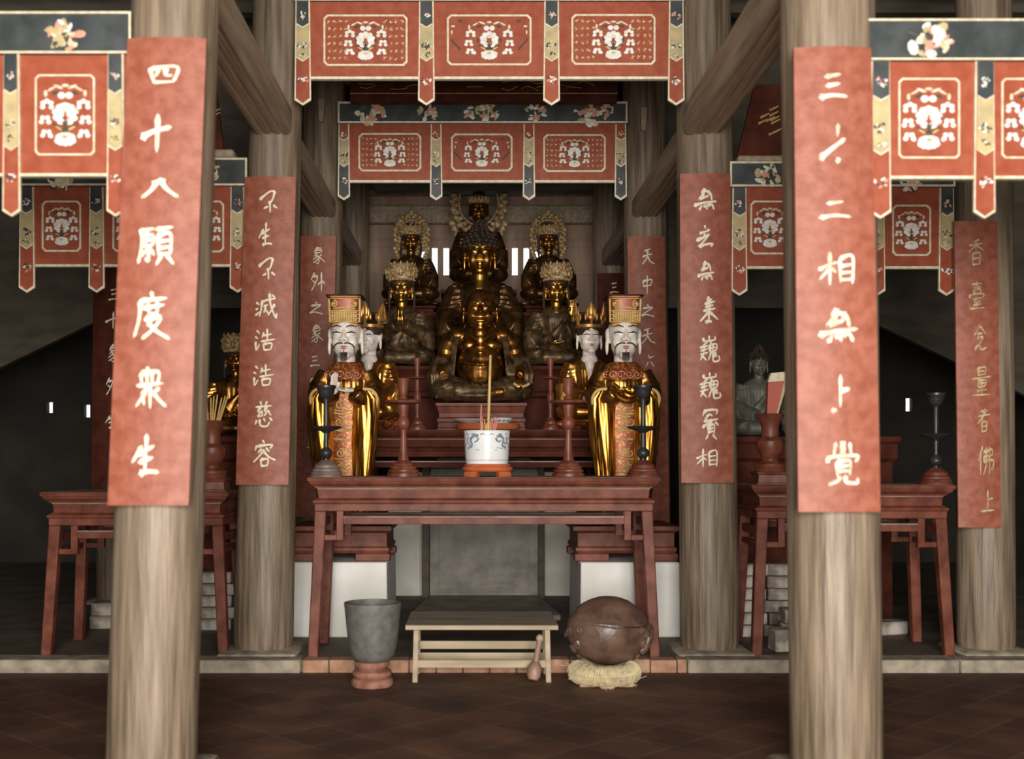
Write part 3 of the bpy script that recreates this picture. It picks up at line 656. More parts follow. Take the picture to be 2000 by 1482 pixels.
step_altar('topmost altar tier at the back under the haloed statues', X(715, 12.2), X(1165, 12.2), 12.2, 13.75, .0, Z(610, 12.2), 'sooty')

# grey stone slab under the altars, its posts and low step
D = 10.60
o = thing('stone_slab', 'tall grey stone slab with a sunk panel under the centre altar', 'stone slab', (X(945, D), D, 0))
a = 105*D/FP; h = Z(915, D); h2 = Z(893, D)
g = G(); g.box(-a, a, 0, .16, 0, h); g.hexa([(-a, -.01, h), (a, -.01, h), (a, .16, h), (-a, .16, h)], [(-a*.86, .01, h2), (a*.86, .01, h2), (a*.86, .15, h2), (-a*.86, .15, h2)])
g.build('slab', 'stone', o, bevel=.008)
g = G(); g.frame(-a, a, .0, h-.03, .075, -.022, .0); g.frame(-a+.085, a-.085, .085, h-.11, .015, -.012, .0); g.build('panel_frame', 'stone', o, bevel=.004)
for px, nm in ((832, 'left'), (1056, 'right')):
    g = G(); D = 10.70; g.box(-.035, .035, 0, .09, 0, 1.24); tag(g.build('dark_post', 'darkwood', loc=(X(px, D), D, 0), bevel=.006), 'dark upright post just %s of the grey stone slab' % nm, 'post', 'posts beside the stone slab')
g = G(); q = [(-.60, 0), (.60, 0), (.49, 1.30), (-.49, 1.30)]; g.hexa([(x, y, 0) for x, y in q], [(x, y, .05) for x, y in q])
tag(g.build('stone_step', 'stone', loc=(X(945, 10.3), 9.27, 0.0), bevel=.01), 'low dark stone step on the floor in front of the grey slab', 'step')

# whitewashed plinths with red chests
def plinth(label, x0, x1, clab, cx0, cx1):
    D = 8.42; xa, xb = X(x0, D), X(x1, D); zt = Z(1098, D)
    o = thing('masonry_plinth', label, 'plinth', ((xa+xb)/2, D, 0), 'whitewashed plinths either side of the altar')
    L = (xb-xa)/2
    g = G(); g.hexa([(-L, 0, 0), (L, 0, 0), (L, .95, 0), (-L, .95, 0)], [(-L+.006, .006, zt), (L-.006, .006, zt), (L-.006, .95, zt), (-L+.006, .95, zt)]); g.build('block', 'plaster', o, bevel=.012)
    D = 8.5; ca, cb = X(cx0, D), X(cx1, D); zc = Z(1028, D)
    o = thing('wooden_pedestal', clab, 'pedestal', ((ca+cb)/2, D, zt), 'red pedestals under the white faced standing statues')
    L = (cb-ca)/2; h = zc-zt
    g = G(); g.rectstack([(.055, -L+.03, L-.03, .03, .76), (.075, -L+.02, L-.02, .02, .77), (.095, -L+.02, L-.02, .02, .77), (.105, -L+.035, L-.035, .035, .76), (h-.05, -L+.035, L-.035, .035, .76), (h-.03, -L, L, 0, .79), (h, -L, L, 0, .79)]); g.build('box_body', 'redwood', o, sharp=20)
    for s in (-1, 1):
        for y in (.01, .66):
            g = G(); g.box(*sorted((s*(L-.01), s*(L-.26))), y, y+.12, 0, .055); g.build('foot', 'redwood', o, bevel=.006)
    return zc
zpl = plinth('whitewashed plinth at left under the table, behind the grey clay pot', 568, 757, 'dark red moulded pedestal on the left white plinth', 566, 764)
zpr = plinth('whitewashed plinth at right under the table, behind the wooden drum', 1133, 1330, 'dark red moulded pedestal on the right white plinth', 1120, 1328)

# ------------------------------------------------------------------ brick stacks by the side tables
def brick(loc, sz, label, grp, rz=0.0):
    g = G(); a, b, c = sz; n = []
    g.box(-a/2, a/2, -b/2, b/2, 0, c); o = g.build('brick', 'limebrick', loc=loc, bevel=.012); o.rotation_euler.z = rz
    return tag(o, label, 'brick', grp)
for nm, px0, py0, D, cols_, n in (('right', 1452, 1262, 8.44, 1, 6), ('left', 412, 1228, 8.75, 1, 5)):
    h = .088; z = 0
    pos = ['bottom', 'second', 'third', 'fourth', 'fifth', 'top']
    names = pos[:n-1]+['top']
    for k in range(n):
        for q in range(2):
            x = X(px0, D)+q*.30+R.uniform(-.015, .015)+(0.03 if k % 2 else 0)
            brick((x, D+.07+R.uniform(-.01, .01), z), (.285, .14, h-.004), '%s limewashed brick from the %s edge in the %s stack behind the %s side table' % (names[k], 'inner' if (q == 0) == (nm == 'right') else 'outer', nm, nm), 'limewashed bricks stacked by the side tables', R.uniform(-.03, .03))
        z += h
for k, (px, D, z, lab) in enumerate(((1533, 7.98, 0, 'rough brick lying on the floor behind the right table leg'), (1552, 8.0, .20, 'loose whitened brick tilted on rubble beside the right stack'), (195, 8.9, .10, 'loose brick at left behind the edge of the front column'), (192, 8.92, .0, 'lowest loose brick at left behind the front column'), (1700, 8.6, 0, 'brick beyond the front right column at floor level'))):
    if k == 1:
        brick((X(px, D)+.07, 8.12, .152), (.26, .16, .10), lab, 'loose bricks', .06); brick((X(px, D)+.07, 8.12, .0), (.28, .17, .15), 'rough brick under the whitened loose one beside the right stack', 'loose bricks', -.06)
    elif k == 0: brick((X(1540, 7.72), 7.84, 0.004), (.17, .14, .15), lab, 'loose bricks', .15)
    else: brick((X(px, D)+.1, D, z), (.30, .16, .098), lab, 'loose bricks', .05*k)

# ------------------------------------------------------------------ candlesticks, vases, censer
def black_candlestick(label, px, D, zb, base='dustbase'):
    o = thing('iron_candlestick', label, 'candlestick', (X(px, D), D, zb), 'tall black candlesticks with drip pans')
    s = D/FP
    g = G(); g.lathe([(r*s, z*s) for r, z in ((32, 0), (32, 4), (29, 5), (31, 9), (27, 11), (27, 15), (23, 17), (22, 23), (14, 29), (9, 33))], n=40); g.build('moulded_base', base, o, sharp=30)
    g = G(); g.lathe([(r*s, z*s) for r, z in ((7, 31), (6.5, 36), (12, 42), (13, 47), (11, 52), (7, 56), (5, 58), (5, 88))], n=24); g.build('lower_stem', 'iron', o)
    g = G(); g.lathe([(r*s, z*s) for r, z in ((6, 85), (9, 88), (28, 94), (31, 97), (29, 99), (10, 97), (6, 99))], n=40); g.build('drip_pan', 'iron', o)
    g = G(); g.lathe([(r*s, z*s) for r, z in ((6, 98), (5.5, 104), (5.5, 150), (6.5, 153))], n=24); g.build('upper_stem', 'iron', o)
    g = G(); g.lathe([(r*s, z*s) for r, z in ((7, 152), (13, 157), (16, 165), (17.5, 172), (19.5, 174), (19.5, 178), (17, 179), (12, 170), (3, 166))], n=32); g.build('cup', 'iron', o)
    return o
black_candlestick('tall black candlestick at the left end of the long table', 637, 7.78, HT+.0035)
black_candlestick('tall black candlestick at the right end of the long table', 1256, 7.78, HT+.0035, 'redwood')
black_candlestick('dim dark candlestick on the right side table, far right', 1828, 7.84, Z(948, 7.66)+.0035, 'redwood')
def red_candlestick(label, px, D, zb, k=1.0):
    o = thing('turned_candlestick', label, 'candlestick', (X(px, D), D, zb), 'turned red candlesticks')
    s = D/FP*k
    def part(nm, p, n=36): g = G(); g.lathe([(r*s, z*s) for r, z in p], n=n); g.build(nm, 'redturn', o, sharp=28)
    part('stepped_base', ((32, 0), (32, 6), (27.5, 7), (30, 11), (30, 13), (25, 14.5), (27, 18), (26, 20), (21, 21.5), (22, 24), (17, 28), (11, 32)))
    part('stem', ((11, 30), (9, 42), (7, 60), (6, 84), (7, 92)))
    part('bulb', ((6, 90), (11, 96), (13, 103), (12, 110), (8, 117), (9, 122), (11, 132), (12, 140)))
    part('drip_pan', ((10, 139), (26, 142), (36, 144), (37, 147), (34, 149), (8, 149)), 44)
    part('cup', ((6, 148), (10, 151), (6, 158), (8, 162), (9, 170), (11, 186), (13, 191), (11, 192), (7, 180)))
    return o
red_candlestick('turned red candlestick left of the blue and white censer', 788, 7.88, HT+.0035)
red_candlestick('turned red candlestick right of the blue and white censer', 1110, 7.88, HT+.0035)
def slim_candlestick(label, px, D, zb):
    o = thing('turned_candlestick', label, 'candlestick', (X(px, D), D, zb), 'slim red candlesticks by the laughing figure')
    s = D/FP
    def part(nm, p): g = G(); g.lathe([(r*s, z*s) for r, z in p], n=28); g.build(nm, 'redturn', o, sharp=28)
    part('stepped_base', ((18, 0), (18, 5), (14, 6), (16, 10), (12, 12), (12, 16), (8, 20), (6, 24)))
    part('stem', ((5, 24), (4.5, 55), (7, 62), (7, 68), (4.5, 74), (4, 100)))
    part('drip_pan', ((4, 98), (16, 101), (17, 103), (4, 104)))
    part('cup', ((4, 104), (4, 118), (6, 130), (8, 140), (7, 141), (4, 128)))
HT2 = Z(840, 9.5)
slim_candlestick('slim red candlestick left of the laughing figure', 815, 9.62, HT2+.0035)
slim_candlestick('slim red candlestick right of the laughing figure', 1075, 9.62, HT2+.0035)

# censer on its stand
D = 7.86; s = D/FP
o = thing('censer_stand', 'orange red footed stand under the blue and white censer', 'stand', (X(952, D), D, HT+.0035))
g = G(); g.lathe([(r*s, z*s) for r, z in ((42, 9), (47, 11), (50, 15), (49, 18), (45, 20), (44, 22), (46, 23), (44, 25), (20, 25))], n=48); g.build('ring', 'orangered', o, sharp=30)
for k in range(4):
    a = PI/4+k*PI/2; g = G(); rs = []
    for z, r0, r1 in ((0, 34, 50), (3, 35, 51), (10, 33, 49)):
        rs.append([(r*s*math.cos(a+da), r*s*math.sin(a+da), z*s) for r, da in ((r0, -.30), (r1, -.34), (r1, 0), (r1, .34), (r0, .30))])
    g.rings(rs); g.build('foot', 'orangered', o)
zc = HT+.0035+25*s
o = thing('porcelain_censer', 'blue and white porcelain censer on the long table', 'censer', (X(951, D), D, zc))
g = G(); P = [(41, 0), (41.5, 3), (42.5, 12), (44, 40), (45, 58), (45.5, 63), (44, 65), (41, 64), (40, 56), (38, 20), (1, 18)]
g.lathe([(r*s, z*s) for r, z in P], n=56); bw = g.build('bowl', 'porcelain', o, sharp=40)
def cyl(a, z): r = (41.2+4*z/63+.35)*s; return (r*math.sin(a), -r*math.cos(a), z*s)
def paint(g, pts, wd): # thin brushed band on the bowl
    P_ = crom(pts, 5); n = len(P_); vs = []
    for i, p in enumerate(P_):
        t = P_[min(i+1, n-1)]-P_[max(i-1, 0)]; t = Vector((t.x*43, t.y)); t.normalize(); k = 1.35*wd*(1-.5*i/(n-1))
        vs += [cyl(p.x-t.y*k/43, p.y+t.x*k), cyl(p.x+t.y*k/43, p.y-t.x*k)]
    g.add(vs, [(2*i, 2*i+2, 2*i+3, 2*i+1) for i in range(n-1)])
g = G(); rnd = random.Random(11)
for sd in (-1, 1):
    for q in (0, PI):
        f = lambda u, z: (q+sd*u, z)
        paint(g, [f(.42, 52), f(.60, 54), f(.80, 46), f(.72, 36), f(.95, 30), f(1.05, 18), f(.85, 12), f(.65, 18), f(.72, 25)], 2.0)
        paint(g, [f(.38, 50), f(.46, 44), f(.60, 42)], 1.6); paint(g, [f(.95, 52), f(1.02, 44), f(.92, 38)], 1.5)
        paint(g, [f(.30, 22), f(.42, 27), f(.52, 21), f(.42, 16)], 1.2); paint(g, [f(1.15, 40), f(1.25, 33), f(1.2, 26)], 1.3)
        for i in range(26):
            a, z = rnd.uniform(.35, 1.35), rnd.uniform(11, 55)
            paint(g, [f(a, z), f(a+.05, z+rnd.uniform(-3, 3)), f(a+.11, z+rnd.uniform(-2, 2))], rnd.uniform(.5, 1.2))
for i in range(40):
    a = 2*PI*i/40; paint(g, [(a, 8), (a+.07, 6.6), (a+.13, 8)], .6)
for i in range(16):
    a = 2*PI*i/16+.1; paint(g, [(a, 56), (a+.1, 58), (a+.2, 56)], .9)
g.build('blue_painting', 'blue', bw)
g = G(); g.lathe([(0.5*s, 56*s), (39.5*s, 56*s), (39*s, 50*s)], n=32); g.build('ash', 'dustbase', o)
rnd = random.Random(3)
zt = zc+56*s
def stick(name, label, grp, x, y, z, dx, dy, L, r, m):
    g = G(); g.tube([(0, 0, 0), (dx*.5, dy*.5, L*.5), (dx, dy, L)], [r, r, r*.8], 6)
    return tag(g.build(name, m, loc=(x, y, z)), label, 'incense stick', grp)
cx = X(951, D)
stick('incense_stick', 'tall yellow joss stick standing in the blue and white censer', None, cx+2*s, D-.01, zt-.02, 5*s, .01, 162*s, 2.9*s, 'stick')
stick('incense_stick', 'second tallest burnt joss stick left of the tall yellow one', None, cx-13*s, D-.02, zt-.02, 2*s, 0, 66*s, 1.6*s, 'pinkstick')
for i in range(20):
    a = rnd.uniform(0, 2*PI); rr = rnd.uniform(0, 24)*s
    lean = rnd.uniform(-.25, .25)
    stick('incense_stub', 'burnt pink and tan joss stick stub in the blue and white censer', 'incense stubs in the censer', cx-4*s+rr*math.cos(a), D+rr*math.sin(a)*.8, zt-.02, lean*.08, rnd.uniform(-.01, .01), rnd.uniform(22, 44)*s, 1.4*s, 'pinkstick' if i % 3 else 'stick')

# offering tray with dish and bowl on the higher altar
D = 9.755; s = D/FP
g = G(); g.lathe([(r*s, z*s) for r, z in ((56, 0), (61, 2), (63, 8), (61, 13), (58, 13), (56, 8), (2, 7))], n=48)
tag(g.build('offering_tray', 'orangered', loc=(X(953, D), D, HT2+.0035)), 'round orange red tray on the higher altar behind the censer', 'tray')
g = G(); g.lathe([(r*s, z*s) for r, z in ((12, 0), (14, 1), (30, 5), (36, 7.5), (35, 8.5), (26, 6), (2, 4))], n=40)
tag(g.build('white_dish', 'porcelain', loc=(X(919, D), D-.03, HT2+.0035+13.4*s)), 'flat white dish on the orange red tray', 'dish')
g = G(); g.lathe([(r*s, z*s) for r, z in ((10, 0), (11, 2), (16, 7), (22, 15), (21, 16), (14, 8), (2, 4))], n=40)
o = thing('porcelain_bowl', 'small blue and white bowl on the orange red tray', 'bowl', (X(979, D), D-.03, HT2+.0035+8.2*s)); g.build('bowl', 'porcelain', o)
g = G()
for i in range(14): a = 2*PI*i/14; g.ell((19.0*s*math.cos(a), 19.0*s*math.sin(a), 10.2*s), (3.2*s, 3.2*s, 2.2*s))
g.build('blue_painting', 'blue', o)

# red vases on the side tables
def vase(label, px, D, zb, k=1.0):
    o = thing('lacquer_vase', label, 'vase', (X(px, D), D, zb), 'red lacquer vases on the side tables')
    s = D/FP*k
    g = G(); a = 33*s
    g.rectstack([(z*s, -r*s, r*s, -r*s, r*s) for z, r in ((0, 33), (3, 33), (4, 30), (18, 29), (20, 32), (23, 33), (25, 30))]); g.build('square_stand', 'redturn', o, sharp=20)
    def part(nm, p): g = G(); g.lathe([(r*s, z*s) for r, z in p], n=40); g.build(nm, 'redturn', o, sharp=28)
    part('foot', ((29, 24), (30, 27), (28, 31), (30, 35), (29, 39), (22, 43), (20, 45)))
    part('bulb', ((16, 44), (15, 49), (20, 58), (25, 68), (27, 77), (26, 84), (21, 90), (17, 92)))
    part('neck', ((17, 91), (16, 100), (17, 112), (21, 124), (26, 132), (28, 136), (26, 137), (20, 128), (12, 110)))
    return o, s
zt = Z(948, 7.66)+.0035
vo, s = vase('turned red vase on the right side table beside the front column', 1504, 7.92, zt)
zv = zt+126*s; x = X(1504, 7.92)
o = thing('paper_packet', 'red paper packet of incense standing in the right vase', 'packet', (x, 7.92, zv-.05), None)
g = G(); g.hexa([(-.028, -.02, 0), (.025, -.02, 0), (.025, .02, 0), (-.028, .02, 0)], [(-.02, -.03, .30), (.10, -.03, .31), (.10, .03, .31), (-.02, .03, .30)]); g.build('wrapper', 'paper', o, bevel=.004)
g = G(); g.hexa([(.024, -.022, .03), (.034, -.022, .03), (.034, .0, .03), (.024, .0, .03)], [(.088, -.034, .31), (.112, -.034, .31), (.112, .0, .31), (.088, .0, .31)]); g.build('gilt_edge', 'tan', o)
g = G(); g.hexa([(-.02, -.026, .30), (.10, -.026, .31), (.10, .026, .31), (-.02, .026, .30)], [(.0, -.022, .36), (.10, -.022, .37), (.10, .022, .37), (.0, .022, .36)]); g.build('white_lining', 'cream', o)
zt = Z(962, 7.68)+.0035
vo, s = vase('turned red vase on the left side table holding a fan of joss sticks', 414, 7.95, zt)
zv = zt+130*s; x = X(414, 7.95)
for i in range(9):
    t = (i-4)/4
    stick('incense_stick', 'pale joss stick fanned out in the left red vase', 'joss sticks in the left vase', x+t*.03+.0, 7.95-.012*(i % 3), zv-.06, t*.07+.02, -.02+.01*(i % 2), .24+.01*(i % 3), .006, 'stick')

# ------------------------------------------------------------------ things on the floor in front
zf = -.075
D = 7.03; s = D/FP
o = thing('turned_stand', 'reddish moulded clay stand under the grey pot', 'stand', (X(727, D), D, zf))
g = G(); g.lathe([(r*s, z*s) for r, z in ((36, 0), (40, 2), (41.5, 8), (40, 14), (36, 17), (33, 18), (37, 21), (39, 26), (37, 31), (32, 33), (28, 35), (31, 38), (34, 42), (34, 47), (32, 50), (20, 50))], n=44); g.build('moulding', 'terracotta', o, sharp=45)
zb = zf+50*s
o = thing('clay_pot', 'open grey clay pot standing on its reddish stand', 'pot', (X(728, D), D, zb))
g = G(); g.lathe([(r*s, z*s) for r, z in ((30, 0), (36, 3), (42, 12), (47, 32), (51, 64), (54, 96), (56, 111), (55.5, 114), (51, 114), (50, 108), (46, 60), (38, 18), (4, 14))], n=56); g.build('wall', 'clay', o, sharp=50)

# bench
o = thing('wooden_bench', 'low bare wood bench on the tiles between pot and wooden drum', 'bench', (X(941, 7.14), 7.14, zf))
hb = Z(1222, 7.10)-zf; s = 7.12/FP; L = 149*s
g = G(); g.hexa([(-L, -.03, hb-.026), (L, -.03, hb-.026), (L, .62, hb-.026), (-L, .62, hb-.026)], [(-L, -.03, hb), (L, -.03, hb), (L, .62, hb), (-L, .62, hb)]); g.box(-L*.995, L*.995, -.027, .617, hb, hb+.002, 1)
g.build('seat', ['bench', 'benchtop'], o, bevel=.003)
for sx in (-1, 1):
    for y in (0, .275):
        xo = sx*(131*s); g = G(); g.hexa([(xo-.016, y, 0), (xo+.016, y, 0), (xo+.016, y+.034, 0), (xo-.016, y+.034, 0)], [(xo-.016-sx*.008, y, hb-.026), (xo+.016-sx*.008, y, hb-.026), (xo+.016-sx*.008, y+.034, hb-.026), (xo-.016-sx*.008, y+.034, hb-.026)]); g.build('leg', 'bench', o, bevel=.003)
for y in (.008, .278):
    g = G(); g.box(-129*s, 129*s, y, y+.022, .088, .135); g.build('stretcher', 'bench', o, bevel=.003)
g = G(); g.box(-126*s, 126*s, .235, .26, .165, .215); g.build('shelf_rail', 'bench', o, bevel=.003)

# mallet
D = 7.09
D = 7.03; a, b = Vector(W(1055, 1243, D+.075)), Vector((X(1041, D), D, zf+.042))
o = thing('wooden_mallet', 'wooden drum mallet leaning under the right end of the bench', 'mallet', tuple(b))
d = a-b
g = G(); g.tube([d*t for t in (-.02, .08, .25, .34, .40, .92)], [.028, .042, .044, .034, .020, .016], 14); g.build('handle', 'mallet', o)
g = G(); g.ell(d*.96, (.024, .024, .024)); g.build('knob', 'bench', o)

# big wooden drum on a straw ring
D = 7.13; s = D/FP
o = thing('straw_ring', 'coiled straw ring under the round wooden drum', 'straw ring', (X(1180, D), D, zf))
g = G(); n = 90; Rm = 52*s; rt = 18*s
for k in range(n):     # wrapped straw rope
    a = 2*PI*k/n
    pts = []
    for i in range(13):
        b = 2*PI*i/12; rr = rt*(1+.10*noise.noise(Vector((k*.7, i*.5, 1)))); aa = a+.05*math.sin(b)
        pts.append(((Rm+rr*.95*math.cos(b))*math.cos(aa), (Rm+rr*.95*math.cos(b))*math.sin(aa), rt+.012+rr*math.sin(b)))
    g.tube(pts, 3.2*s, 5)
g.rings([[((Rm+rt*.85*math.cos(2*PI*i/12))*math.cos(2*PI*k/48), (Rm+rt*.85*math.cos(2*PI*i/12))*math.sin(2*PI*k/48), rt+.012+rt*.9*math.sin(2*PI*i/12)) for i in range(12)] for k in range(49)], cap=False)
g.build('straw_rope', 'straw', o)
g = G(); rnd = random.Random(21)
for k in range(60):
    a = rnd.uniform(0, 2*PI); r0 = Rm+rt*rnd.uniform(.6, 1.05); z = rnd.uniform(.01, 2*rt)
    p = Vector((r0*math.cos(a), r0*math.sin(a), z)); q = p+Vector((math.cos(a)*.03+rnd.uniform(-.03, .03), math.sin(a)*.03+rnd.uniform(-.03, .03), rnd.uniform(-.03, .03)))
    q.z = max(q.z, .003); g.tube([p, q], .0018, 4)
f = g.build('stray_straws', 'straw', o); f['kind'] = 'stuff'
for k in range(3):
    a = -PI/2+(k-1)*.85; g = G(); g.box(-.04, .04, -.03, .03, 0, .03); q = g.build('brick_chip', 'brick', o, loc=(Rm*math.cos(a), Rm*math.sin(a), 0), bevel=.006)
zb = zf+2*rt-.004
o = thing('wooden_drum', 'large round brown slit drum resting on the straw ring', 'slit drum', (X(1187, D), D, zb))
g = G(); cz = 68*s
def drum(u, v, k=1.0):      # u longitude, v latitude; slightly wider than high
    return (80*s*k*math.cos(v)*math.cos(u), 70*s*k*math.cos(v)*math.sin(u), cz+67*s*k*math.sin(v))
slit = math.radians(14)
nu = 56
lats = [-89, -75, -60, -45, -30, -15, -4, 4, 9, 12.5]; up = [15.5, 19, 26, 38, 50, 62, 74, 85, 89.5]
rs = []
def slitk(u):      # the mouth opens only round the right front side
    a = (math.degrees(u)+180) % 360-180
    return max(0.0, min(1.0, (a+80)/30))*max(0.0, min(1.0, (50-a)/30))
for v in lats+[14]+up:
    ring = []
    for i in range(nu):
        u = 2*PI*i/nu; k = slitk(u); vv = v-6*math.cos(u)*(1-abs(v)/90)
        q = 1+.012*noise.noise(Vector((math.cos(u)*3, math.sin(u)*3, v/14)))
        if v == 14: q -= .16*k
        elif v in (12.5, 15.5): q += .018*k+.006
        ring.append(drum(u, math.radians(vv), q))
    rs.append(ring)
g.rings(rs); g.build('drum_body', 'fish', o, sharp=70)
g = G(); rnd = random.Random(4)
for sd in (-1, 1):      # carved scrolls at both ends
    for j, (an, v) in enumerate(((-.35, 2), (-.60, -18), (-.28, -30), (-.75, 6), (.05, -8), (-.15, -46))):
        u = an if sd > 0 else PI-an
        c = Vector(drum(u, math.radians(v), 1.03)); r = .030-.003*j
        pts = []
        for i in range(18):
            t = i/17; rr = r*(1-.8*t); a = 2*PI*1.4*t*sd+j
            du, dv = rr*math.cos(a)/(80*s), rr*math.sin(a)/(67*s)
            pts.append(drum(u+du, math.radians(v)+dv, 1.03))
        g.tube(pts, .010, 6)
for dv, th in ((0, .0065), (-5.5, .004)):
    pts = [drum(a, math.radians(19+dv-6*math.cos(a)), 1.008) for a in [PI-.3+i*(PI+.2)/24 for i in range(25)]]; g.tube(pts, th, 6)
g.build('carved_scrolls', 'fish', o)
g = G(); g.tube(crom([drum(-.25, .16, .99), drum(-.18, .05, 1.0), drum(-.20, -.25, 1.01), drum(-.28, -.5, 1.0), drum(-.32, -.62, .97)], 5), .028, 10); g.tube(crom([drum(-.55, .10, .99), drum(-.5, .03, 1.0), drum(-.45, -.1, 1.0)], 4), .022, 8); g.build('carved_handle', 'fish', o)

# ------------------------------------------------------------------ statues
def xf(g, mt):
    g.v = [tuple(mt @ Vector(p)) for p in g.v]; return g
def hand(g, wr, d, nrm, L, curl=.5, side=1):
    """palm, four fingers and a thumb; d = direction of the fingers, nrm = palm side"""
    d = Vector(d).normalized(); nrm = Vector(nrm); nrm = (nrm-d*nrm.dot(d)).normalized(); u = d.cross(nrm).normalized()*side
    wr = Vector(wr); pl = L*.5
    for k in range(4):
        q = (k-1.5)*.115*L
        g.tube([wr+u*q*.55, wr+d*pl*.5+u*q, wr+d*pl+u*q*1.05], [L*.105, L*.115, L*.095], 8)
        fl = L*(.46, .52, .50, .40)[k]; p = wr+d*pl*.95+u*q*1.05; pts = [p]; a = 0
        for j in range(3):
            a += curl*(.35+.25*j); p = p+(d*math.cos(a)+nrm*math.sin(a)+u*q*.25/L)*fl/3; pts.append(p)
        g.tube(pts, [L*.062, L*.060, L*.055, L*.045], 8); g.ell(pts[-1], (L*.045,)*3, nu=8, nv=6)
    p = wr+d*pl*.25-u*.20*L
    g.tube([wr+d*pl*.1, p, p+(d*.8-u*.35+nrm*.3)*L*.20, p+(d*1.0-u*.2+nrm*.5)*L*.34], [L*.09, L*.085, L*.068, L*.052], 8)
def head_mesh(h, fat=1.0, ears=1.0, smile=0.0):
    g = G()
    g.ell((0, .03*h, .60*h), (.35*h*fat, .41*h, .42*h)); g.ell((0, -.07*h, .30*h), (.285*h*fat, .30*h, .27*h))
    g.ell((0, -.17*h, .50*h), (.29*h*fat, .22*h, .30*h))
    for s in (-1, 1):
        g.ell((s*.150*h*fat, -.235*h, .36*h), (.125*h*(1+smile*.3), .10*h, .135*h))
        g.ell((s*.150*h, -.330*h, .545*h), (.088*h, .050*h, .045*h), rot=(0, 0, s*.25))
        g.tube([(s*.06*h, -.375*h, .655*h), (s*.16*h, -.368*h, .690*h), (s*.27*h, -.29*h, .63*h)], [.012*h, .014*h, .008*h], 8)
        g.ell((s*.055*h, -.415*h, .405*h), (.052*h, .05*h, .04*h))
        e = ears
        g.ell((s*.365*h*fat, .03*h, .55*h), (.045*h, .10*h, .13*h)); g.ell((s*.370*h*fat, .01*h, .55*h-.19*h*e), (.04*h, .065*h, .15*h*e))
    g.tube([(0, -.345*h, .64*h), (0, -.40*h, .52*h), (0, -.45*h, .41*h)], [.028*h, .038*h, .055*h], 8)
    g.ell((0, -.360*h, .262*h), (.085*h*(1+smile), .055*h, .024*h)); g.ell((0, -.352*h, .220*h), (.070*h*(1+smile), .055*h, .030*h))
    if smile: g.tube(crom([(-.22*h, -.30*h, .33*h), (-.12*h, -.385*h, .265*h), (0, -.405*h, .245*h), (.12*h, -.385*h, .265*h), (.22*h, -.30*h, .33*h)], 4), .020*h, 8); g.tube(crom([(-.15*h, -.33*h, .22*h), (0, -.385*h, .165*h), (.15*h, -.33*h, .22*h)], 4), .022*h, 8)
    g.ell((0, -.30*h, .09*h), (.13*h, .11*h, .10*h))
    g.tube([(0, .04*h, .30*h), (0, .05*h, -.12*h), (0, .03*h, -.36*h)], [.20*h, .20*h, .25*h], 16)
    return g
def head(o, c, h, m='facegold', yaw=0, tilt=0, fat=1.0, ears=1.0, smile=0.0, paint=None):
    mt = Matrix.Translation(Vector(c)) @ Euler((tilt, 0, yaw)).to_matrix().to_4x4()
    g = xf(head_mesh(h, fat, ears, smile), mt)
    o = g.build('head', m, o, remesh=h*.020, smooth=5)
    if paint:
        for s in (-1, 1):
            g = G(); g.tube([(s*.06*h, -.405*h, .545*h), (s*.15*h, -.402*h, .562*h), (s*.235*h, -.36*h, .548*h)], [.010*h, .017*h, .008*h], 6); xf(g, mt).build('eye', 'black', o)
            g = G(); g.tube([(s*.05*h, -.412*h, .665*h), (s*.15*h, -.412*h, .705*h), (s*.26*h, -.335*h, .675*h)], [.010*h, .013*h, .006*h], 6); xf(g, mt).build('eyebrow', 'black', o)
        g = G(); g.ell((0, -.402*h, .262*h), (.062*h, .018*h, .016*h)); g.ell((0, -.396*h, .226*h), (.050*h, .018*h, .018*h)); xf(g, mt).build('lips', 'lips', o)
        if paint == 'beard':
            g = G()
            for s in (-1, 1): g.tube(crom([(s*.015*h, -.468*h, .325*h), (s*.13*h, -.430*h, .325*h), (s*.215*h, -.375*h, .24*h), (s*.215*h, -.37*h, .08*h)], 5), [.014*h]*10+[.011*h]*5+[.007*h], 6)
            xf(g, mt).build('moustache', 'hair', o)
            g = G()
            for k in range(5): g.tube([((k-2)*.030*h, -.415*h, .135*h), ((k-2)*.032*h, -.45*h, .05*h), ((k-2)*.026*h, -.45*h, -.05*h-.02*h*(k % 2))], [.018*h, .015*h, .007*h], 6)
            g.tube([(0, -.425*h, .19*h), (0, -.42*h, .12*h)], .012*h, 6)
            xf(g, mt).build('goatee', 'hair', o)
    return mt
def folds(g, lv, nf, amp, ph=0.0, n=96, mi=0, tw=0.0):
    """robe: lv = (z, rx, ry, cx, cy, fold strength)"""
    rs = []
    for z, rx, ry, cx, cy, k in lv:
        ring = []
        for i in range(n):
            a = 2*PI*i/n; q = abs(math.sin(nf*.5*(a+ph+tw*z)))**.7*.8+.3*math.sin(nf*.37*a+3+z*2)
            m = 1+amp*k*(q-.5)
            ring.append((cx+rx*m*math.cos(a), cy+ry*m*math.sin(a), z))
        rs.append(ring)
    g.rings(rs, mi); return g
